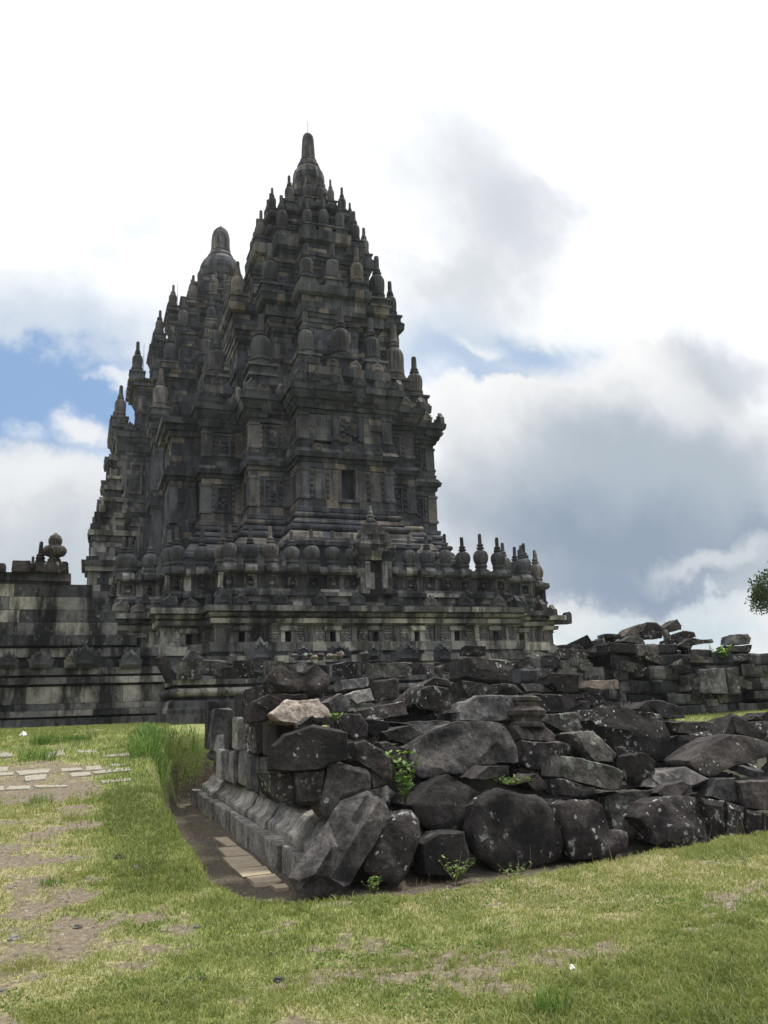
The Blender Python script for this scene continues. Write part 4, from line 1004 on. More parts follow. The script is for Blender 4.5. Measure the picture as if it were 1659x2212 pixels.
p = aty(290*.2976, 1152+.2976*203, 25.5); obj('pinnacle', mb.mesh('pinnacle', True), RK['dark'], ew, (p[0], .15, p[2]-1.1-.02))
p = aty(250*.2976, 1152+.2976*285, 25.5); obj('pinnacle', mb.mesh('pinnacle_small', True), RK['dark'], ew, (p[0]-.06, .0, p[2]-1.1), None, (.7, .7, .75))

# ---- moulded base of a second ruined shrine in front of the wall
r2 = tag(empty('ruined_plinth', (2.3, 22.5, 1.2)), 'low moulded base with a rounded band, ruined, standing before the enclosing wall', 'ruin')
Q = [(2.33, 22.5), (13.5, 22.5), (13.5, 25.4), (2.33, 25.4)]; Eq = [e for e in edges_of(Q) if e[0] in (0, 3)]
mb = MB(); B = dict(Ls=(.7, 1.5), back=.6, lo=.2, p=.9)
course(mb, Eq, [(.20, 1.05), (.20, 1.52)], **B); course(mb, Eq, ogee_prof(.18, .03, 1.525, 1.86), **B); course(mb, Eq, [(-.02, 1.865), (-.02, 1.93)], hi=.3)
course(mb, Eq, torus_prof(.0, 1.94, 2.16, .12), **B); course(mb, Eq, [(-.05, 2.165), (-.05, 2.24)], hi=.2); course(mb, Eq, [(.03, 2.245), (.03, 2.38)], **B); core(mb, Q, 1.0, 2.36, -.2)
mb.v = [(x-2.3, y-22.5, z-1.2) for x, y, z in mb.v]; mb.build('moulded_courses', M_RUIN, r2)
GR = 'rubble on the farther ruined base'
def rr2(lab, x, y, z, s, rot, mat): return block(s, (x, y, z), rot, mat, lab, group=GR, name='rubble_stone')
rr2('upright squared block with white lichen at the left end of the farther base', 2.75, 22.75, 2.38, (.62, .45, .52), (0, 0, .05), 'green')
rr2('small moulded block in front of the upright lichened block', 2.72, 22.42, 2.38, (.5, .2, .2), (0, 0, .03), 'spot')
rr2('leaning dark slab at the left corner of the farther base', 2.35, 23.2, 2.36, (.2, .5, .75), (0, -.5, .2), 'dark')
rr2('mossy brown block with a pale top on the farther base', 4.0, 22.7, 2.38, (.85, .4, .30), (0, 0, -.04), 'brown')
rr2('block thick with white lichen behind the upright block', 3.4, 23.4, 2.5, (.8, .5, .42), (.1, .08, .1), 'green')
rr2('dark block with white dots above the mossy brown block', 4.5, 23.5, 2.5, (.95, .5, .42), (0, -.05, -.1), 'spot')
rr2('tall squared end stone of the farther base, right of the mossy block', 4.95, 22.5, 2.1, (.5, .5, .72), (0, 0, .02), 'green')
rr2('tilted slab with a pointed top in the farther rubble', 2.9, 23.7, 2.7, (.7, .3, .42), (0, .6, .2), 'grey')
for k in range(46):
    x = 5.2+8.0*(k+random.random())/46; y = random.uniform(22.6, 24.6); z = 2.34+max(0, (y-23.2))*.12
    s = (random.uniform(.3, .8), random.uniform(.3, .5), random.uniform(.18, .45))
    rr2('dark lichened stone in the loose row on top of the farther ruined base', x, y, z, s, (random.gauss(0, .12), random.gauss(0, .15), random.gauss(0, .4)), random.choice(('dark', 'spot', 'green', 'brown', 'grey')))
CE = lambda a, b_: ((700+a*.9644)*.5486, (2050+b_*.9644)*.5486)
for lab, a, t, bt, wd, me_ in (('tall pointed antefix stone with white lichen, leftmost in the rubble row', 338, 476, 572, 112, ANT), ('small worn antefix stone standing in the rubble row left of centre', 510, 512, 562, 62, ANT2), ('dark antefix stone with a notched top in the middle of the rubble row', 655, 497, 558, 100, ANT),
                       ('slim antefix stone beside the dark notched one', 796, 512, 560, 44, ANT2), ('broad antefix stone with a pointed crown, right of the middle', 935, 492, 572, 104, ANT), ('pale flat antefix slab rightmost in the rubble row', 1080, 500, 572, 62, ANT2)):
    p = aty(*CE(a, bt), 24.9); q = aty(*CE(a, t), 24.9); wv = aty(*CE(a+wd, bt), 24.9)[0]-p[0]
    o = obj('antefix_stone', me_, M_RUIN, None, (p[0], 24.9, p[2]-.04), (random.gauss(0, .05), random.gauss(0, .04), 0), (wv/1.06, 1.3, q[2]-p[2]+.04)); tag(o, lab, 'carved stone', 'antefix stones standing in the rubble')
for k in range(16):
    a = random.uniform(470, 800); p = aty(*CE(a, random.uniform(552, 575)), 22.4)
    block((random.uniform(.14, .3), .25, random.uniform(.1, .2)), tuple(p), (0, 0, random.random()*3), random.choice(('tan', 'brown', 'green')), 'rounded pale cobble on top of the farther rubble', bev=.3, sm=2, name='cobble', group='cobbles on the rubble')

# ---- ruined coursed wall on the right, with stones heaped on top
rw = tag(empty('ruined_wall', (9.5, 19.6, 1.2)), 'ruined dry stone wall of dark lichened courses on the right beyond the grass', 'ruin')
tops = [(9.4, 1.9), (10.6, 2.2), (11.6, 2.6), (12.4, 2.95), (13.6, 3.15), (15.2, 3.2), (16.6, 2.85), (17.6, 2.5), (18.3, 2.8), (24, 2.8)]
z = 1.0
while z < 3.0:
    h_ = random.uniform(.26, .38); mb = MB(); xs = [x_ for x_ in np.arange(9.4, 24, .1) if np.interp(x_, [t[0] for t in tops], [t[1] for t in tops]) > z+h_*.6]
    if not xs: break
    x0, x1 = min(xs), max(xs); back_y = .09*(z-1)
    for e in line(x0, x1, 19.6+back_y+.05*random.random()):
        s = 0
        while s < e[4]:
            L = random.uniform(.28, .95); g = random.uniform(.004, .035); zt = random.uniform(-.05, .02); dj = random.gauss(0, .075)
            if random.random() < .05: s += L; continue
            extr(mb, e, [(dj, z+.006), (dj+.03, z+h_*.2), (dj+.03+random.gauss(0, .012), z+h_*.8), (dj, z+h_+zt)], s, min(s+L-g, e[4]), 0, 0, rblk(.0, .75, 1.6), .8); s += L
    mb.v = [(x_-9.5+0.05*noise.noise(Vector((x_*3, y_*3, z_*3))), y_-19.6+.06*noise.noise(Vector((x_*2, z_*2, 5))), z_-1.2+.05*noise.noise(Vector((x_*2, 7, z_)))) for x_, y_, z_ in mb.v]
    mb.build('stone_course', M_RUIN, rw); z += h_
mb = MB()
for k in range(len(tops)-1):
    (xa, za), (xb, zb_) = tops[k], tops[k+1]; zt = min(za, zb_)-.25; mb.box(xa-9.5, xb-9.5-.002, .45, 5.0, -.4, zt-1.2, .05)
mb.build('rubble_core', M_RUIN, rw)
GW = 'stones heaped on the ruined wall'
def rw_(lab, pts, Y, mat, dp=.5, **k): return rock(lab, CD(*pts), Y, dp, mat, group=GW, name='heaped_stone', **k)
rw_('grey tilted stone at the left of the summit of the heap', ((630, 545), (690, 485), (755, 460), (785, 500), (770, 560), (645, 570)), 20.3, 'brown')
rw_('big dark stone at the summit of the heap on the ruined wall', ((755, 515), (805, 445), (870, 450), (925, 490), (915, 565), (780, 570)), 20.2, 'dark')
rw_('squared stone tilted upward, highest at the right of the summit', ((920, 490), (1015, 425), (1057, 470), (1052, 505), (960, 525)), 20.4, 'brown', bul=.05)
rw_('thin pale slab leaning on edge below the summit stone', ((918, 500), (952, 495), (997, 595), (968, 615)), 19.9, 'green', .2, bul=.03)
rw_('lichened stone under the upward tilted stone', ((980, 545), (1060, 508), (1140, 520), (1152, 552), (1060, 580), (1010, 595)), 20.2, 'spot')
rw_('long dark block lying in the top course of the heap', ((535, 590), (722, 600), (732, 672), (540, 655)), 19.6, 'dark', bul=.04)
rw_('broad grey block at the left top of the ruined wall', ((275, 605), (500, 562), (522, 612), (482, 668), (265, 664)), 19.7, 'grey', bul=.05)
rw_('flat slab on the upper left slope of the heap', ((515, 528), (620, 535), (635, 553), (520, 560)), 20.2, 'dark')
rw_('pale sloping slab in front of the left tilted stone', ((610, 585), (690, 545), (775, 562), (795, 605)), 19.9, 'grey')
rw_('white stained block right of the long dark block', ((732, 605), (880, 610), (890, 690), (740, 690)), 19.6, 'green', bul=.04)
rw_('dark wedge stone at the right slope of the heap', ((1010, 615), (1100, 562), (1152, 585), (1115, 645)), 19.9, 'dark')
rw_('dark rounded block near the green tuft', ((1105, 630), (1260, 640), (1282, 690), (1120, 690)), 19.7, 'dark')
rw_('flat block low beside the green tuft', ((1095, 692), (1280, 695), (1280, 738), (1100, 735)), 19.6, 'brown')
rw_('low flat stones on the right shoulder of the heap', ((1130, 562), (1262, 568), (1275, 590), (1135, 612)), 20.4, 'brown')
rw_('worn block standing alone on the right end of the ruined wall', ((1390, 605), (1400, 535), (1520, 530), (1542, 560), (1532, 605)), 20.0, 'grey')
rw_('flat block carrying the lone worn block', ((1355, 612), (1545, 608), (1535, 662), (1368, 658)), 19.7, 'dark', bul=.04)
rw_('pale flat block two below the lone worn block', ((1368, 680), (1542, 668), (1552, 722), (1378, 730)), 19.6, 'grey', bul=.04)
rw_('upright grey slab leaning on the ruined wall above the grass', ((1168, 782), (1352, 768), (1385, 965), (1192, 948)), 19.35, 'grey', .3, bul=.03)
rw_('second upright slab leaning beside the grey one', ((1352, 772), (1442, 762), (1482, 945), (1388, 966)), 19.35, 'green', .3, bul=.03)

for k in range(40):
    x = random.uniform(10.6, 21); zt = float(np.interp(x, [t[0] for t in tops], [t[1] for t in tops])); yq = random.uniform(19.9, 21.2)
    block((random.uniform(.35, .8), random.uniform(.3, .5), random.uniform(.2, .38)), (x, yq, zt-.32+random.uniform(-.1, .12)), (random.gauss(0, .25), random.gauss(0, .25), random.gauss(0, .6)), random.choice(('dark', 'spot', 'brown', 'green')), 'loose stone among the others on the broken top of the ruined wall', name='heaped_stone', group='loose stones along the top of the ruined wall')
for k in range(46):
    x = random.uniform(10.4, 21); zt = float(np.interp(x, [t[0] for t in tops], [t[1] for t in tops])); zq = random.uniform(1.15, zt-.35)
    block((random.uniform(.35, .85), .5, random.uniform(.2, .36)), (x, 19.72+.09*(zq-1), zq), (random.gauss(0, .1), random.gauss(0, .13), random.gauss(0, .22)), random.choice(('dark', 'spot', 'green', 'green', 'grey')), 'loosened block sticking out of the face of the ruined wall', name='heaped_stone', group='loosened blocks in the face of the ruined wall')
for k in range(9):
    x = random.uniform(10.4, 14.5); block((random.uniform(.5, .9), .5, random.uniform(.28, .4)), (x, random.uniform(18.4, 19.2), 1.05), (random.gauss(0, .15), random.gauss(0, .2), random.gauss(0, .5)), random.choice(('dark', 'spot', 'brown')), 'dark stone fallen at the foot of the ruined wall', name='heaped_stone', group='stones fallen at the foot of the ruined wall')

# ---- nearer ruined shrine: moulded base course along its left side
r1 = tag(empty('ruined_plinth', (2.43, 9.4, -.4)), 'nearest ruined base: squared kerb stones and a curved moulding along its left side', 'ruin')
Q = [(2.43, 9.55), (13.2, 9.55), (13.2, 19.2), (2.43, 19.2)]; Eq = [e for e in edges_of(Q) if e[0] in (0, 3)]
def rebase(mb): mb.v = [(x_-2.43+.012*noise.noise(Vector((x_*4, y_*4, z_*4))), y_-9.4+.012*noise.noise(Vector((y_*4, z_*4, x_*4))), z_+.4+.014*noise.noise(Vector((z_*4, x_*2, y_*2)))) for x_, y_, z_ in mb.v]
def soft(o):
    bv = o.modifiers.new('bevel', 'BEVEL'); bv.width = .018; bv.segments = 2; bv.limit_method = 'ANGLE'; bv.angle_limit = R_(40)
    return o
mb = MB(); Eq = [e for e in Eq if e[0] == 3]; course(mb, Eq, [(0, -.5), (0, -.06)], (.35, .8), jit=.022, gap=.008, back=.45, lo=.2, p=.8); rebase(mb); soft(mb.build('kerb_course', RK['clean'], r1))
mb = MB(); course(mb, Eq, ogee_prof(-.15, -.55, -.06, .32), (.5, 1.2), jit=.03, gap=.008, back=.9, lo=.2); rebase(mb); soft(mb.build('curved_moulding', RK['clean'], r1))
mb = MB(); E3 = [e for e in edges_of([(2.43, 17.3), (13.2, 17.3), (13.2, 19.2), (2.43, 19.2)]) if e[0] == 3]
course(mb, E3, torus_prof(-.42, .52, .76, .17), (.35, .7), back=.9, jit=.01); course(mb, E3, [(-.38, .31), (-.38, .50)], back=.9); rebase(mb); soft(mb.build('rounded_band', RK['clean'], r1))
mb = MB(); mb.box(.7, 10.5, .7, 9.6, 0, .66, .05); mb.build('rubble_core', RK['dark'], r1)
def mound_h(x, y):
    h_ = np.interp(y, [9.2, 9.7, 10.4, 11.2, 12.2, 13.4, 15, 17, 18.6, 19.6], [-.45, -.35, -.02, .32, .62, .92, 1.0, .95, .8, .2])
    h_ = h_*(1-.30*sstep(7.0, 10.5, x)); e_ = sstep(2.75, 3.3, x)
    return (h_*e_-.45*(1-e_))+(fbm(x, y, 1.9, 3)-.5)*.12
mx, my = np.meshgrid(np.arange(2.7, 13.3, .12), np.arange(9.2, 19.7, .12)); mz = mound_h(mx, my); ky, kx = mx.shape
idm = np.arange(kx*ky).reshape(ky, kx)
me = np_mesh(bpy.data.meshes.new('earth_mound'), np.stack([mx, my, mz], -1).reshape(-1, 3), np.stack([idm[:-1, :-1], idm[:-1, 1:], idm[1:, 1:], idm[1:, :-1]], -1).reshape(-1, 4), True)
M_EARTH = flat_mat('mossy_earth', (0.040, 0.038, 0.026), 0.95, 0.6, 3.0)
tag(obj('earth_mound', me, M_EARTH), kind='structure')

# blocks still in place in the left side of the base
GL = 'blocks on the left side of the nearest base'
def lb(lab, y0, y1, z0, z1, x0=2.58, dp=.55, mat='clean', rot=(0, 0, 0), **k):
    return block((dp, (y1-y0)*.97, z1-z0), (x0+dp/2+random.gauss(0, .02), (y0+y1)/2, z0), (random.gauss(0, .02), random.gauss(0, .03), random.gauss(0, .05)), mat, lab, amp=.008, group=GL, name='base_block', **k)
lb('squared grey block next to the rounded band at the far end of the base', 16.0, 16.95, .33, .84)
lb('brownish weathered block third from the rounded band', 14.95, 15.95, .33, .88, 2.56, mat='pale')
lb('smooth squared block in the middle of the left side', 14.05, 14.9, .33, .87, 2.6)
lb('dark smooth block with sharp edges in the middle of the left side', 13.1, 14.0, .32, .88, 2.62, mat='grey')
lb('pale block with a stepped moulding near the overhanging dark stone', 12.2, 13.0, .33, .90, 2.62, groove=(-1, 0, 0))
lb('plain block under the overhanging dark stone', 11.0, 12.1, .33, .86, 2.66, mat='grey')
lb('tall dark stone standing at the far left corner', 18.4, 19.1, .78, 1.75, 2.62, .4, 'dark')
lb('upright block second from the far left corner', 17.6, 18.3, .78, 1.62, 2.62, .4, 'grey')
lb('small curved moulding fragment set on the rounded band', 16.8, 17.4, .80, 1.12, 2.6, .4, 'clean', taper=.3)
lb('grey block above the middle of the left side', 15.6, 16.6, .86, 1.42, 2.66, mat='grey')
lb('slim light block standing in the left side', 15.0, 15.5, .88, 1.45, 2.62, mat='clean')
lb('black lichened block of the upper left course', 13.0, 14.3, .89, 1.40, 2.58, mat='spot', groove=(-1, 0, 0))
lb('moulded dark block in front of the black lichened one', 12.0, 12.9, .90, 1.42, 2.62, mat='brown')
lb('dark block at the top of the left side, far end', 15.3, 16.2, 1.42, 1.88, 2.78, mat='dark')
lb('dark block with a white lichen blotch at the top of the left side', 13.9, 15.2, 1.42, 1.95, 2.8, mat='spot')

# ---- fallen stones, front row
rk = rock
rk('long grooved grey slab leaning against the heap at its near left corner', CA((715, 1500), (775, 1600), (1060, 1640), (1135, 1540), (1385, 1115), (1380, 1060), (1340, 975), (1240, 932), (1060, 1000), (980, 1130), (860, 1310)), 8.95, .55, 'pale', .55,
   inn(CA, (895, 1480, -.17), (1010, 1300, -.17), (1130, 1120, -.17), (1235, 960, -.12), (945, 1492, -.09), (1060, 1308, -.09), (1178, 1128, -.09), (1278, 982, -.05), (1000, 1505, -.14), (1110, 1318, -.14), (1228, 1135, -.14), (1318, 1005, -.08), (1085, 1560, -.12), (790, 1520, -.07)), amp=.012, sm=-1, ext=(.3, 1, -.2))
rk('brown pointed stone dotted with white lichen beside the leaning slab', CA((1200, 1450), (1300, 1530), (1440, 1558), (1495, 1500), (1600, 1230), (1592, 1110), (1540, 1052), (1400, 1100), (1300, 1230)), 9.2, .8, 'spot', .4,
   inn(CA, (1250, 1450, -.05), (1420, 1500, -.12), (1400, 1300, -.16), (1450, 1140, -.12), (1520, 1250, -.10), (1330, 1330, -.12)))
rk('plain dark squared stone in the front row beside the dotted one', CB((325, 1700), (470, 1605), (690, 1595), (735, 1830), (738, 1940), (520, 1990), (340, 1970)), 9.35, .8, 'dark', .15, bul=.07, amp=.018)
rk('largest rounded dark boulder in the front row', CB((735, 1370), (800, 1320), (980, 1248), (1290, 1290), (1430, 1450), (1500, 1680), (1475, 1830), (1300, 1910), (950, 1955), (800, 1840), (738, 1600)), 9.4, 1.2, 'dark', .25, inset=.86, bul=.07, sm=1, amp=.03)
rk('broad dark stone with a peaked top behind the plain squared stone', CB((240, 1390), (440, 1190), (560, 1122), (800, 1270), (825, 1295), (745, 1365), (722, 1600), (450, 1612), (320, 1560)), 9.8, 1.0, 'dark', .5,
   inn(CB, (470, 1230, -.02), (570, 1170, -.02), (740, 1280, -.03), (400, 1400, -.16), (600, 1370, -.18), (660, 1500, -.14), (470, 1540, -.12)))
rk('squared stone with a notched right side and grey lichen, front row', CC((10, 1135), (90, 1090), (290, 1098), (362, 1140), (402, 1340), (552, 1360), (565, 1515), (400, 1570), (100, 1590), (40, 1400)), 9.35, .8, 'spot', .15,
   inn(CC, (90, 1150, -.08), (230, 1150, -.08), (240, 1300, -.12), (90, 1380, -.10), (120, 1540, -.08), (380, 1500, -.12), (520, 1400, -.10), (520, 1500, -.08), (320, 1180, .0), (345, 1330, .0)))
rk('rough stone crusted with grey green lichen, behind the front row', CC((375, 1085), (450, 1040), (775, 1000), (800, 1050), (680, 1120), (660, 1350), (560, 1420), (430, 1400), (390, 1200)), 9.75, 1.0, 'green', .45)
rk('domed stone with many white lichen dots in the front row on the right', CC((640, 1250), (700, 1130), (830, 1080), (1000, 1070), (1130, 1080), (1165, 1200), (1225, 1445), (900, 1510), (770, 1490), (760, 1380)), 9.3, .9, 'spot', .35,
   inn(CC, (740, 1200, -.05), (850, 1130, -.07), (1080, 1130, -.07), (1120, 1400, -.14), (860, 1440, -.12), (960, 1270, -.18), (800, 1330, .02)))
rk('dark carved lump on top of the domed stone', CC((760, 1050), (830, 990), (990, 945), (1080, 985), (1120, 1080), (980, 1075), (830, 1085)), 9.75, .6, 'dark', .6)
for lab, pts in (('first upright fluted stone right of the domed stone', ((1120, 1078), (1322, 1110), (1308, 1445), (1218, 1452))), ('second upright fluted stone, brownish at its foot', ((1326, 1112), (1472, 1165), (1458, 1430), (1312, 1445))), ('third upright fluted stone, cut low on top', ((1476, 1168), (1628, 1200), (1622, 1415), (1462, 1430))), ('upright lichened stone at the right edge of the front row', ((1632, 1202), (1800, 1190), (1800, 1400), (1626, 1415)))):
    rk(lab, CC(*pts), 9.3, .6, 'spot', .1, inset=.7, bul=.14, amp=.012)
# ---- second row
rk('tilted fluted block standing above the leaning slab', CA((985, 728), (1240, 785), (1272, 830), (1268, 940), (1110, 985), (1060, 1010), (960, 1135), (922, 1060)), 9.65, .6, 'pale', .25,
   inn(CA, (1000, 770, -.03), (1060, 780, -.06), (1230, 820, -.08), (1225, 920, -.08), (1080, 960, -.06), (955, 1080, -.03), (1010, 930, .03), (985, 960, -.04), (1040, 880, -.05)), amp=.014, sm=1)
rk('big overhanging black stone on the left side of the heap', CA((578, 805), (600, 640), (690, 560), (890, 502), (1130, 540), (1158, 742), (1000, 762), (950, 800), (770, 818)), 9.75, 1.0, 'dark', .25, bul=.06, amp=.016, ext=(.15, 1, -.1))
rk('dark squared block under the overhanging black stone', CA((585, 812), (758, 818), (778, 990), (680, 1022), (620, 960)), 9.85, .8, 'dark', .1, bul=.06, amp=.012)
rk('squared block with white lichen under the overhanging stone', CA((762, 808), (962, 800), (940, 1012), (782, 1012)), 9.75, .8, 'spot', .1, bul=.06, amp=.012)
rk('small stepped stone lying on the overhanging black stone', CA((795, 500), (870, 440), (890, 435), (905, 455), (985, 438), (1008, 490), (1000, 510), (890, 505), (800, 530)), 10.2, .4, 'dark', .3)
rk('rough brown stone right of the overhanging stone', CA((1150, 612), (1222, 598), (1390, 690), (1412, 870), (1380, 900), (1272, 935), (1260, 792), (1150, 745)), 10.0, .8, 'brown', .5)
rk('wide pale topped stone in the middle of the heap', CB((210, 900), (350, 810), (600, 702), (1000, 698), (1080, 790), (1132, 900), (1152, 1052), (1080, 1085), (830, 1062), (700, 1150), (500, 1130), (350, 1175), (305, 1170), (245, 1060)), 10.45, 1.0, 'pale', .65,
   inn(CB, (300, 910, -.04), (620, 750, -.02), (960, 740, -.02), (700, 860, -.08), (960, 860, -.08), (1070, 1000, -.08), (800, 1010, -.12), (600, 980, -.03), (420, 920, .06), (400, 1080, -.08), (300, 1060, -.06), (560, 1090, -.06)), amp=.03)
rk('small dark stone wedged under the wide pale stone', CB((748, 1175), (880, 1058), (1040, 1068), (1052, 1142), (850, 1195)), 9.95, .5, 'dark', .4)
rk('small triangular brown stone in the mossy gap', CB((1165, 1185), (1280, 1108), (1392, 1255), (1270, 1285)), 10.1, .5, 'brown', .4)
rk('long slab with a crust of white lichen tilted to the right', CC((0, 742), (100, 750), (470, 852), (522, 885), (502, 1042), (420, 1042), (200, 985), (0, 925)), 9.85, .6, 'green', .2, bul=.05, amp=.014)
rk('low dark stone under the lichened slab', CC((-10, 940), (90, 952), (295, 1012), (272, 1055), (150, 1085), (20, 1065)), 9.7, .5, 'spot', .4)
rk('small upright stone standing before the big black boulder', CC((580, 752), (640, 722), (700, 730), (772, 802), (760, 905), (612, 990), (582, 930)), 10.0, .4, 'dark', .15)
rk('flat tan slab lying behind the domed stone', CC((648, 1002), (680, 908), (1005, 840), (1195, 942), (1100, 990), (830, 1015)), 9.95, .7, 'pale', 1.2, bul=.03, amp=.01)
rk('tapered grey stone standing behind the fluted stones', CC((1195, 1085), (1240, 932), (1400, 928), (1442, 1145), (1280, 1112)), 9.8, .6, 'grey', .4, bul=.07)
rk('dark broad stone behind the fluted stones at the right edge', CC((1408, 962), (1660, 940), (1800, 960), (1800, 1200), (1640, 1200), (1470, 1172)), 9.75, .8, 'brown', .3)
rk('large tilted slab with a step, on the right side of the heap', CC((1038, 792), (1190, 682), (1380, 568), (1660, 640), (1800, 650), (1800, 760), (1660, 770), (1350, 855), (1215, 935), (1130, 902), (1050, 832)), 10.1, .8, 'brown', .9,
   inn(CC, (1090, 800, -.03), (1230, 720, .0), (1350, 800, .0), (1180, 740, -.06), (1280, 830, -.06), (1400, 620, -.05), (1640, 690, -.05), (1400, 780, -.05), (1220, 890, -.04)), amp=.016)
# ---- third row
rk('grey rough topped stone behind the wide pale one', CB((618, 625), (680, 540), (790, 488), (1120, 488), (1175, 560), (1085, 700), (800, 720), (618, 705)), 11.5, .9, 'grey', .5)
rk('big black boulder with white streaks on the right of the heap', CC((245, 470), (290, 370), (420, 355), (600, 380), (830, 430), (902, 600), (862, 765), (740, 835), (560, 885), (460, 762), (310, 592)), 10.9, 1.2, 'spot', .4,
   inn(CC, (310, 420, .0), (590, 420, .02), (800, 470, .0), (330, 520, -.16), (580, 560, -.22), (820, 600, -.18), (560, 780, -.16), (760, 740, -.14)), amp=.026)
rk('sloping grey stone with a round white lichen patch', CC((75, 575), (120, 558), (270, 560), (462, 742), (440, 815), (290, 805), (200, 705)), 10.45, .7, 'green', .7)
rk('reddish brown stone streaked with lichen behind the sloping grey stone', CB((1335, 645), (1600, 628), (1662, 700), (1662, 790), (1520, 815), (1300, 700)), 11.4, .8, 'green', .4)
rk('black block with a flat top and green side, right of the big black boulder', CC((885, 800), (900, 610), (960, 588), (1212, 588), (1232, 690), (1060, 780), (960, 845)), 11.2, .9, 'dark', .3,
   inn(CC, (920, 630, .1), (980, 640, -.05), (1190, 640, -.05), (1080, 740, -.05), (960, 790, -.05)))
rk('tilted dark slab at the top right of the heap', CC((1305, 605), (1360, 432), (1400, 423), (1660, 582), (1800, 640), (1660, 650), (1400, 572)), 11.0, .4, 'dark', .5, bul=.04)
rk('pale broken tan stone near the top left of the heap', CA((598, 432), (715, 340), (930, 322), (1022, 452), (790, 512), (650, 482)), 11.2, .7, 'tan', .9, amp=.03)
rk('long black block behind the broken tan stone', CA((470, 492), (480, 350), (590, 298), (840, 288), (855, 332), (720, 345), (600, 432), (650, 482)), 11.7, .8, 'dark', .2, bul=.04)
rk('black stone dripping with white lichen below the tan stone', CA((1058, 430), (1190, 438), (1250, 500), (1240, 582), (1145, 602), (1080, 540)), 11.2, .7, 'spot', .3)
rk('black pointed stone right of the white dripped one', CA((1190, 460), (1380, 480), (1390, 540), (1290, 590), (1240, 560)), 11.3, .6, 'dark', .3)
rk('long moulded slab with two round lichen patches', CA((1145, 412), (1490, 342), (1515, 440), (1250, 492), (1170, 450)), 11.9, .5, 'spot', .5, bul=.05)
rk('wedge of grey stone with a pointed ridge behind the tan stone', CA((968, 348), (1070, 288), (1132, 352), (1112, 422), (1010, 425)), 12.2, .6, 'grey', .4)
rk('cubic stone with white spots turned on its corner', CB((298, 560), (322, 430), (420, 402), (560, 430), (582, 600), (520, 662), (340, 602)), 11.7, .7, 'spot', .3)
rk('curved dark stone arching behind the spotted cube', CB((180, 545), (300, 430), (440, 338), (560, 358), (580, 420), (420, 405), (330, 450), (270, 520)), 12.3, .7, 'brown', .5)
rk('mossy block below the long moulded slab', CB((0, 790), (250, 722), (360, 800), (200, 900), (60, 880)), 11.1, .6, 'green', .5)
rk('dark slab lying behind the mossy block', CB((-20, 880), (60, 870), (220, 960), (210, 1060), (100, 1060)), 10.5, .5, 'brown', .5)
rk('long flat moulding behind the wide pale stone', CB((60, 712), (560, 702), (590, 740), (350, 800), (250, 740)), 11.5, .5, 'grey', .8)
# turned stone on its slab
mb = MB(); lathe(mb, [(.26, 0), (.26, .05), (.22, .09), (.24, .14), (.29, .19), (.30, .26), (.25, .30), (.19, .34), (.185, .40), (.215, .43), (.215, .48), (.15, .51), (.03, .52)], 28, blk=.4)
p = aty(*CB((1195, 752))[0], 11.3); o = mb.build('turned_stone', RK['brown'], None, tuple(p), True); o.rotation_euler = (R_(-3), R_(3), 0); o.scale = (.98, .98, .88)
tag(o, 'small turned stone with stacked rounded rings standing on a slab', 'carved stone')
rk('stepped slab carrying the turned stone', CB((1072, 742), (1320, 722), (1465, 852), (1460, 880), (1145, 860), (1110, 800)), 11.05, .7, 'brown', .9, bul=.04)
rk('lichen dotted dark block below the turned stone', CB((1135, 852), (1470, 872), (1570, 900), (1560, 980), (1430, 980), (1420, 1110), (1200, 1110), (1155, 1050)), 10.75, .8, 'spot', .15, bul=.05)
# ---- back row
rk('dark stone with two humps at the top of the heap', CA((578, 205), (612, 150), (670, 108), (740, 150), (830, 150), (900, 102), (992, 180), (998, 245), (940, 335), (855, 325), (840, 288), (640, 292)), 12.9, .8, 'brown', .35,
   inn(CA, (660, 150, -.03), (740, 190, .02), (830, 190, .02), (900, 140, -.03), (650, 240, -.14), (760, 250, -.08), (900, 260, -.14)))
rk('short cylindrical stone lying behind the heap', CA((1118, 300), (1140, 285), (1262, 262), (1285, 345), (1170, 375), (1125, 340)), 13.0, .4, 'clean', .3, bul=.12)
rk('reddish brown cubic stone beside the cylinder', CA((1268, 222), (1420, 198), (1446, 222), (1452, 330), (1290, 368)), 13.0, .6, 'brown', .2, bul=.05)
rk('flat grey slab behind the cylinder', CA((1055, 212), (1245, 188), (1268, 262), (1070, 280)), 13.6, .5, 'grey', .5)
rk('carved block with worn relief behind the heap', CA((1285, 100), (1500, 95), (1502, 195), (1300, 205)), 16.5, .5, 'green', .05, bul=.02)
rk('large moulded block lying behind the middle of the heap', CB((698, 180), (730, 172), (1105, 228), (1052, 402), (790, 392), (702, 335)), 13.8, .9, 'dark', .3,
   inn(CB, (740, 210, -.02), (1070, 250, .0), (790, 270, -.1), (1060, 290, -.1), (800, 360, -.1), (1040, 370, -.1), (740, 300, .04)), amp=.014)
rk('lichened stones supporting the large moulded block', CB((648, 372), (780, 385), (1100, 402), (1165, 472), (900, 515), (700, 512)), 13.2, .7, 'green', .2)
rk('small black squared block above the large moulded one', CB((688, 85), (862, 85), (858, 172), (692, 168)), 17.0, .5, 'dark', .05, bul=.03)
rk('grey broken slab right of the large moulded block', CB((1130, 400), (1300, 395), (1460, 470), (1180, 470)), 13.9, .6, 'pale', 1.2)
rk('black cubic block at the back of the heap', CB((1388, 305), (1632, 315), (1622, 472), (1470, 475), (1390, 402)), 13.7, .7, 'dark', .1, bul=.04)
rk('long black stone across the back of the heap', CB((1155, 490), (1240, 470), (1480, 490), (1700, 545), (1720, 640), (1500, 640), (1310, 642), (1265, 565)), 12.6, .8, 'dark', .4)
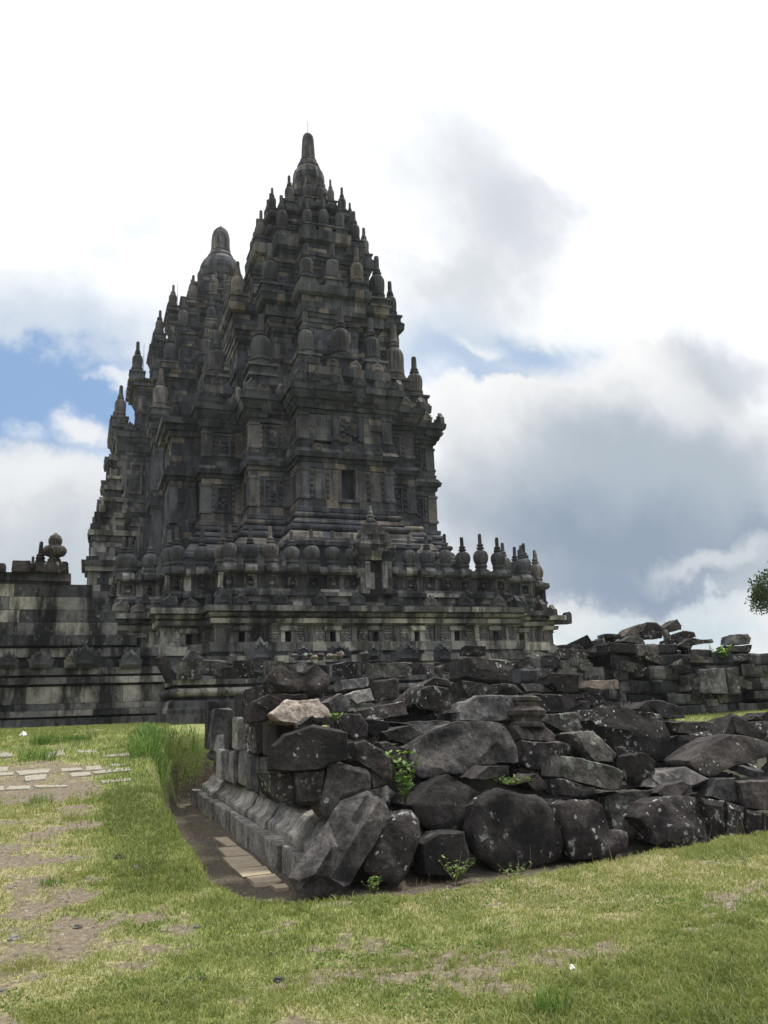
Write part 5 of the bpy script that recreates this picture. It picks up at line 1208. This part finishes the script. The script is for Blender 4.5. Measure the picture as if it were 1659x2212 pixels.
rk('dark grooved slab pointing right before the far grass', CC((600, 385), (680, 318), (820, 318), (992, 370), (1012, 462), (860, 468), (790, 425)), 13.4, .7, 'dark', .5)
rk('low coursed stone bench behind the right side of the heap', CC((858, 482), (1000, 478), (1320, 492), (1310, 605), (1100, 600), (890, 570)), 13.6, .8, 'brown', .5, bul=.05)
rk('black stone at the right picture edge before the far grass', CC((1525, 470), (1550, 438), (1610, 430), (1660, 395), (1800, 400), (1800, 500), (1640, 500)), 13.8, .6, 'dark', .3)
rk('lichened low slab behind the black edge stone', CC((1470, 482), (1650, 480), (1800, 490), (1800, 560), (1640, 560)), 13.2, .5, 'green', .5)
rk('dark low block between the black cube and the ruined wall', CC((185, 255), (360, 250), (372, 340), (250, 360), (180, 300)), 15.5, .5, 'spot', .1, bul=.04)
rk('pale moulded block right of the dark low block', CC((205, 155), (470, 155), (475, 225), (330, 235), (210, 215)), 17.5, .5, 'tan', .1, bul=.03)

rk('dark slab closing the gap behind the spotted cube', [(842, 1530), (900, 1524), (958, 1530), (960, 1572), (848, 1574)], 12.9, .6, 'dark', .3)
# smaller stones filling the heap
random.seed(21)
for k in range(120):
    x, y = random.uniform(3.0, 13.0), 9.9+8.4*random.random()**1.2
    s = random.uniform(.22, .55)*(1 if y < 12 else 1.35); z = float(mound_h(np.array([x]), np.array([y]))[0])
    block((s*random.uniform(.8, 1.6), s*random.uniform(.7, 1.2), s*random.uniform(.5, .8)), (x, y, z-.08-s*.12), (random.gauss(0, .25), random.gauss(0, .25), random.random()*3.14), random.choice(('dark', 'dark', 'brown', 'spot', 'grey', 'green')),
          'small rubble stone filling a gap in the nearest heap of fallen stones', name='rubble_stone', group='small stones filling the nearest heap', amp=.02)
# ------------------------------------------------------------------ plants and small things
def leaf_plant(name, label, cat, base, stems, leaf, nl, mat, spread, height, group=None, seed=1):
    rr = random.Random(seed); root = tag(empty(name, base), label, cat, group)
    ms, ml = MB(), MB()
    for k in range(stems):
        a = rr.random()*6.28; tip = Vector((spread*math.cos(a)*rr.uniform(.2, 1), spread*math.sin(a)*rr.uniform(.2, 1), height*rr.uniform(.5, 1)))
        stalk(ms, (0, 0, 0), tip, .006, 0)
        for j in range(nl):
            t = rr.uniform(.2, 1); c_ = tip*t; b_ = rr.random()*6.28; up = rr.uniform(-.1, .8)
            d = Vector((math.cos(b_), math.sin(b_), up)).normalized(); L = leaf*rr.uniform(.6, 1.2); s_ = d.cross(Vector((0, 0, 1))).normalized()*L*.28; n_ = s_.cross(d)*.35
            p0 = c_; p1 = c_+d*L*.5; p2 = c_+d*L
            ml.add([tuple(p0), tuple(p1+s_-n_*.3), tuple(p2), tuple(p1-s_-n_*.3), tuple(p1)], [(0, 1, 4), (1, 2, 4), (2, 3, 4), (3, 0, 4)], rr.random())
    ms.build('stem', M_STEM, root); ml.build('foliage', mat, root, smooth=True)
    return root
p = aty(*CB((200, 1390))[0], 9.75); leaf_plant('green_shrub', 'bright green leafy shrub growing between the front stones of the heap', 'shrub', tuple(p), 9, .085, 22, M_LEAF, .24, .66, seed=4)
leaf_plant('low_weed', 'round leaved weed at the foot of the leaning slab', 'weed', (3.02, 8.9, -.36), 12, .05, 9, M_TALL, .17, .22, 'weeds at the foot of the heap', 5)
leaf_plant('low_weed', 'dark weed between the plain squared stone and the largest boulder', 'weed', (4.05, 9.1, -.36), 14, .06, 9, M_TALL, .3, .3, 'weeds at the foot of the heap', 6)
leaf_plant('low_weed', 'small weed in front of the largest boulder', 'weed', (4.7, 8.9, -.36), 10, .05, 8, M_TALL, .3, .16, 'weeds at the foot of the heap', 7)
p = aty(*CA((1030, 490))[0], 11.0); leaf_plant('low_weed', 'tiny bright weed beside the broken tan stone', 'weed', tuple(p), 7, .06, 8, M_LEAF, .1, .14, 'weeds on the heap', 8)
p = aty(*CB((1050, 1200))[0], 10.1); leaf_plant('moss_patch', 'green mossy weed in the gap above the largest boulder', 'weed', (p[0], p[1], p[2]-.05), 30, .05, 8, M_TALL, .42, .12, 'weeds on the heap', 9)
p = aty(*CD((1325, 735))[0], 19.75); leaf_plant('green_shrub', 'green tuft growing out of the ruined wall on the right', 'shrub', (p[0], p[1], p[2]-.1), 34, .12, 14, M_LEAF, .42, .6, seed=10)

def tuft(name, label, x, y, n, h_, r_, mat=M_TALL, group=None, seed=2, hue=(0, 1), wid=.004, lean=.7):
    g = np.random.default_rng(seed); a = g.random(n)*6.28; q = r_*np.sqrt(g.random(n)); X, Y = q*np.cos(a), q*np.sin(a)
    o = blades(name, X, Y, h_*(.5+.5*g.random(n)), wid*(.6+.6*g.random(n)), hue[0]+(hue[1]-hue[0])*g.random(n), mat, lean, np.zeros(n))
    del o['kind']; o.location = (x, y, gz(x, y)-.01); tag(o, label, 'grass tuft', group); return o
TG = 'grass tufts on the worn ground'
for k, (X, Y, h_, r_, lab) in enumerate(((82, 1642, .34, .34, 'dark grass tuft standing at the back edge of the path'), (118, 1604, .30, .30, 'larger grass tuft on the lawn behind the path'), (85, 1608, .26, .2, 'smaller grass tuft left of the larger one behind the path'), (172, 1600, .2, .25, 'low grass tuft right of the larger one behind the path'),
        (88, 1736, .22, .16, 'small dark tuft on bare ground in front of the path'), (160, 1770, .16, .16, 'pale tuft on the worn ground in front of the path'), (72, 2090, .15, .12, 'pale spiky tuft on the stony ground at lower left'), (8, 2105, .12, .12, 'straw coloured tuft at the lower left picture edge'), (115, 1910, .11, .12, 'faint tuft in the middle of the worn ground'), (1195, 2190, .2, .1, 'taller green blades in the lush grass at the bottom right'))):
    p = ground_pt(X, Y); tuft('grass_tuft', lab, p[0], p[1], 170 if k < 4 else 110, h_, r_, M_TALL if k not in (5, 6, 7) else M_GRASS, TG, 30+k, (.0, .8) if k not in (5, 6, 7) else (.4, .9), .006 if k < 4 else .003)
# tall grass hanging over the far end of the pit
g = np.random.default_rng(5); n = 5200
x = .95+1.7*g.random(n); y = 15.2+4.8*g.random(n); pd = pit_depth(x, y); k = (pd < .75) & (x > pit_edge_x(y)-.25-.25*g.random(n)) & (y > 16.0); x, y = x[k], y[k]
blades('tall_grass', x, y, .14+.24*g.random(len(x)), .006+.003*g.random(len(x)), g.random(len(x)), M_TALL, .75)
g = np.random.default_rng(6); n = 1500; yy_ = 7.6+9*g.random(n); xx_ = pit_edge_x(yy_)+.05+.22*g.standard_normal(n)
blades('verge_grass', xx_, yy_, 0.03+.05*g.random(n), .003+.002*g.random(n), .2+.6*g.random(n), M_TALL, .8)
g = np.random.default_rng(8); n = 1500; xx_ = 1.6+7.5*g.random(n); yy_ = pit_edge_y(xx_)+.03+.10*g.standard_normal(n)
blades('verge_grass', xx_, yy_, .03+.06*g.random(n), .002+.002*g.random(n), .3+.6*g.random(n), M_GRASS, .8)
mb = MB(); rr = random.Random(3)
for k in range(90):
    x = rr.uniform(2.3, 8.8); y = float(pit_edge_y(np.array([x]))[0])+rr.uniform(.05, .5); z = gz(x, y); stalk(mb, (x, y, z), (x+rr.gauss(0, .05), y+rr.gauss(0, .04), z+rr.uniform(.12, .4)), .0022, 0)
tag(mb.build('dry_stalks', M_STRAW), kind='stuff')
# litter and a few larger stones on the lawn
for X, Y, s, lab in ((50, 1590, .07, 'scrap of white litter on the lawn at far left'), (1236, 2096, .018, 'small scrap of white litter on the near grass')):
    p = ground_pt(X, Y); mb = MB(); mb.add([(-s, -s*.6, 0), (s, -s*.5, .2*s), (s*.7, s*.6, 1.1*s), (-.2*s, s*.4, 1.5*s), (-s, s*.5, .5*s), (0, 0, .9*s)], [(0, 1, 5), (1, 2, 5), (2, 3, 5), (3, 4, 5), (4, 0, 5)], .5)
    tag(mb.build('litter', M_PAPER, None, tuple(p)), lab, 'litter')
for X, Y, s, mat, lab in ((1098*.3968, 1536+1470*.3968, .08, 'grey', 'dark stone half sunk in the near grass, lower middle'), (1515*.3968, 1536+1470*.3968, .09, 'grey', 'dark blue grey stone on the near grass at bottom centre'), (1035*.3968, 1536+1565*.3968, .06, 'grey', 'dark stone near the bottom edge left of centre'),
                     (905*.3968, 1536+1600*.3968, .075, 'clean', 'pale stone near the bottom edge left of centre'), (1070*.3968, 1536+1180*.3968, .07, 'clean', 'pale flat stone on a bare patch near the pit'), (425*.3968, 1536+1180*.3968, .10, 'clean', 'pale flat stone on the stony ground at left'), (650*.3968, 1536+803*.3968, .12, 'pale', 'grey flat stone on the worn ground beside the pit edge'), (75*.3968, 1536+1245*.3968, .10, 'clean', 'pale stone at the left edge of the stony ground'),
                     (1485*.3968, 1536+1332*.3968, .06, 'clean', 'small pale stone in the grass near the centre bottom'), (735*.3968, 1536+860*.3968, .10, 'clean', 'pale stone in the grass strip along the pit')):
    p = ground_pt(X, Y); s *= .55; block((s*2, s*1.5, s*1.1), (p[0], p[1], p[2]-s*.55), (.1, .1, random.random()*3), mat, lab, bev=.3, sm=2, name='field_stone', group='stones lying in the grass', cat='stone', edge=.03)

# broad leaved tree on the right, only the edge of its crown is in the picture
ct = aty(1700, 1290, 30.0); tr = tag(empty('broadleaf_tree', (ct[0]+.50, 30.0, 1.25)), 'broad leaved tree with dark green rounded leaves at the right picture edge', 'tree')
mb = MB()
def limb(mb, p, q, r0_, r1_):
    p, q = Vector(p), Vector(q); d = (q-p).normalized(); s_ = d.orthogonal().normalized(); t_ = d.cross(s_); n_ = 8
    vs = [tuple(p+(s_*math.cos(a)+t_*math.sin(a))*r0_) for a in np.linspace(0, 6.283, n_, endpoint=False)]+[tuple(q+(s_*math.cos(a)+t_*math.sin(a))*r1_) for a in np.linspace(0, 6.283, n_, endpoint=False)]
    mb.add(vs, [(k, (k+1) % n_, n_+(k+1) % n_, n_+k) for k in range(n_)], .5)
CZ = ct[2]-1.25-3.3; limb(mb, (0, 0, -.2-CZ), (.05, 0, 1.8), .24, .17); limb(mb, (.05, 0, 1.75), (-.9, -.1, 3.2), .13, .06); limb(mb, (.05, 0, 1.75), (.8, .2, 3.5), .13, .06); limb(mb, (.05, 0, 1.75), (.1, .5, 3.8), .12, .05)
for k in range(14):
    a = k*.9; limb(mb, (-.4+.5*math.cos(a), .3*math.sin(a), 2.8), (-.4+1.5*math.cos(a), 1.2*math.sin(a), 3.0+1.2*random.random()), .04, .015)
mb.build('trunk', M_STEM, tr, (0, 0, CZ))
mb = MB(); rr = random.Random(12); cl = []
for k in range(110):
    a = rr.random()*6.28; e_ = rr.uniform(-.5, 1.3); q = rr.uniform(.7, 1.0); cl.append((1.95*q*math.cos(a)*math.cos(e_), 1.9*q*math.sin(a)*math.cos(e_), 3.3+1.75*q*math.sin(e_)+rr.gauss(0, .12)))
for cx, cy, cz in cl:
    for j in range(60):
        d = Vector((rr.gauss(0, 1), rr.gauss(0, 1), rr.gauss(0, 1))).normalized(); c_ = Vector((cx, cy, cz))+d*rr.uniform(.05, .34); f = (d+Vector((rr.gauss(0, .5), rr.gauss(0, .5), .3))).normalized()
        L = rr.uniform(.09, .16); s_ = f.cross(Vector((rr.gauss(0, 1), rr.gauss(0, 1), rr.gauss(0, 1)))).normalized()*L*.36; p1 = c_+f*L*.6
        mb.add([tuple(c_), tuple(p1+s_), tuple(c_+f*L), tuple(p1-s_)], [(0, 1, 2, 3)], rr.random())
mb.build('crown', M_TREE, tr, (0, 0, CZ))

# ------------------------------------------------------------------ thin air between the camera and the temples
mb = MB(); mb.box(-130, 160, -30, 190, -1.6, 52); hz = mb.build('haze', None)
hm = bpy.data.materials.new('thin_haze'); hm.use_nodes = True; T = NT(hm.node_tree); T.n.clear()
ho = T.new('ShaderNodeOutputMaterial'); hv = T.new('ShaderNodeVolumePrincipled'); T.l.new(hv.outputs[0], ho.inputs['Volume'])
hv.inputs['Color'].default_value = (0.88, 0.93, 1.0, 1); hv.inputs['Density'].default_value = 0.00032
hz.data.materials.append(hm); tag(hz, kind='stuff')
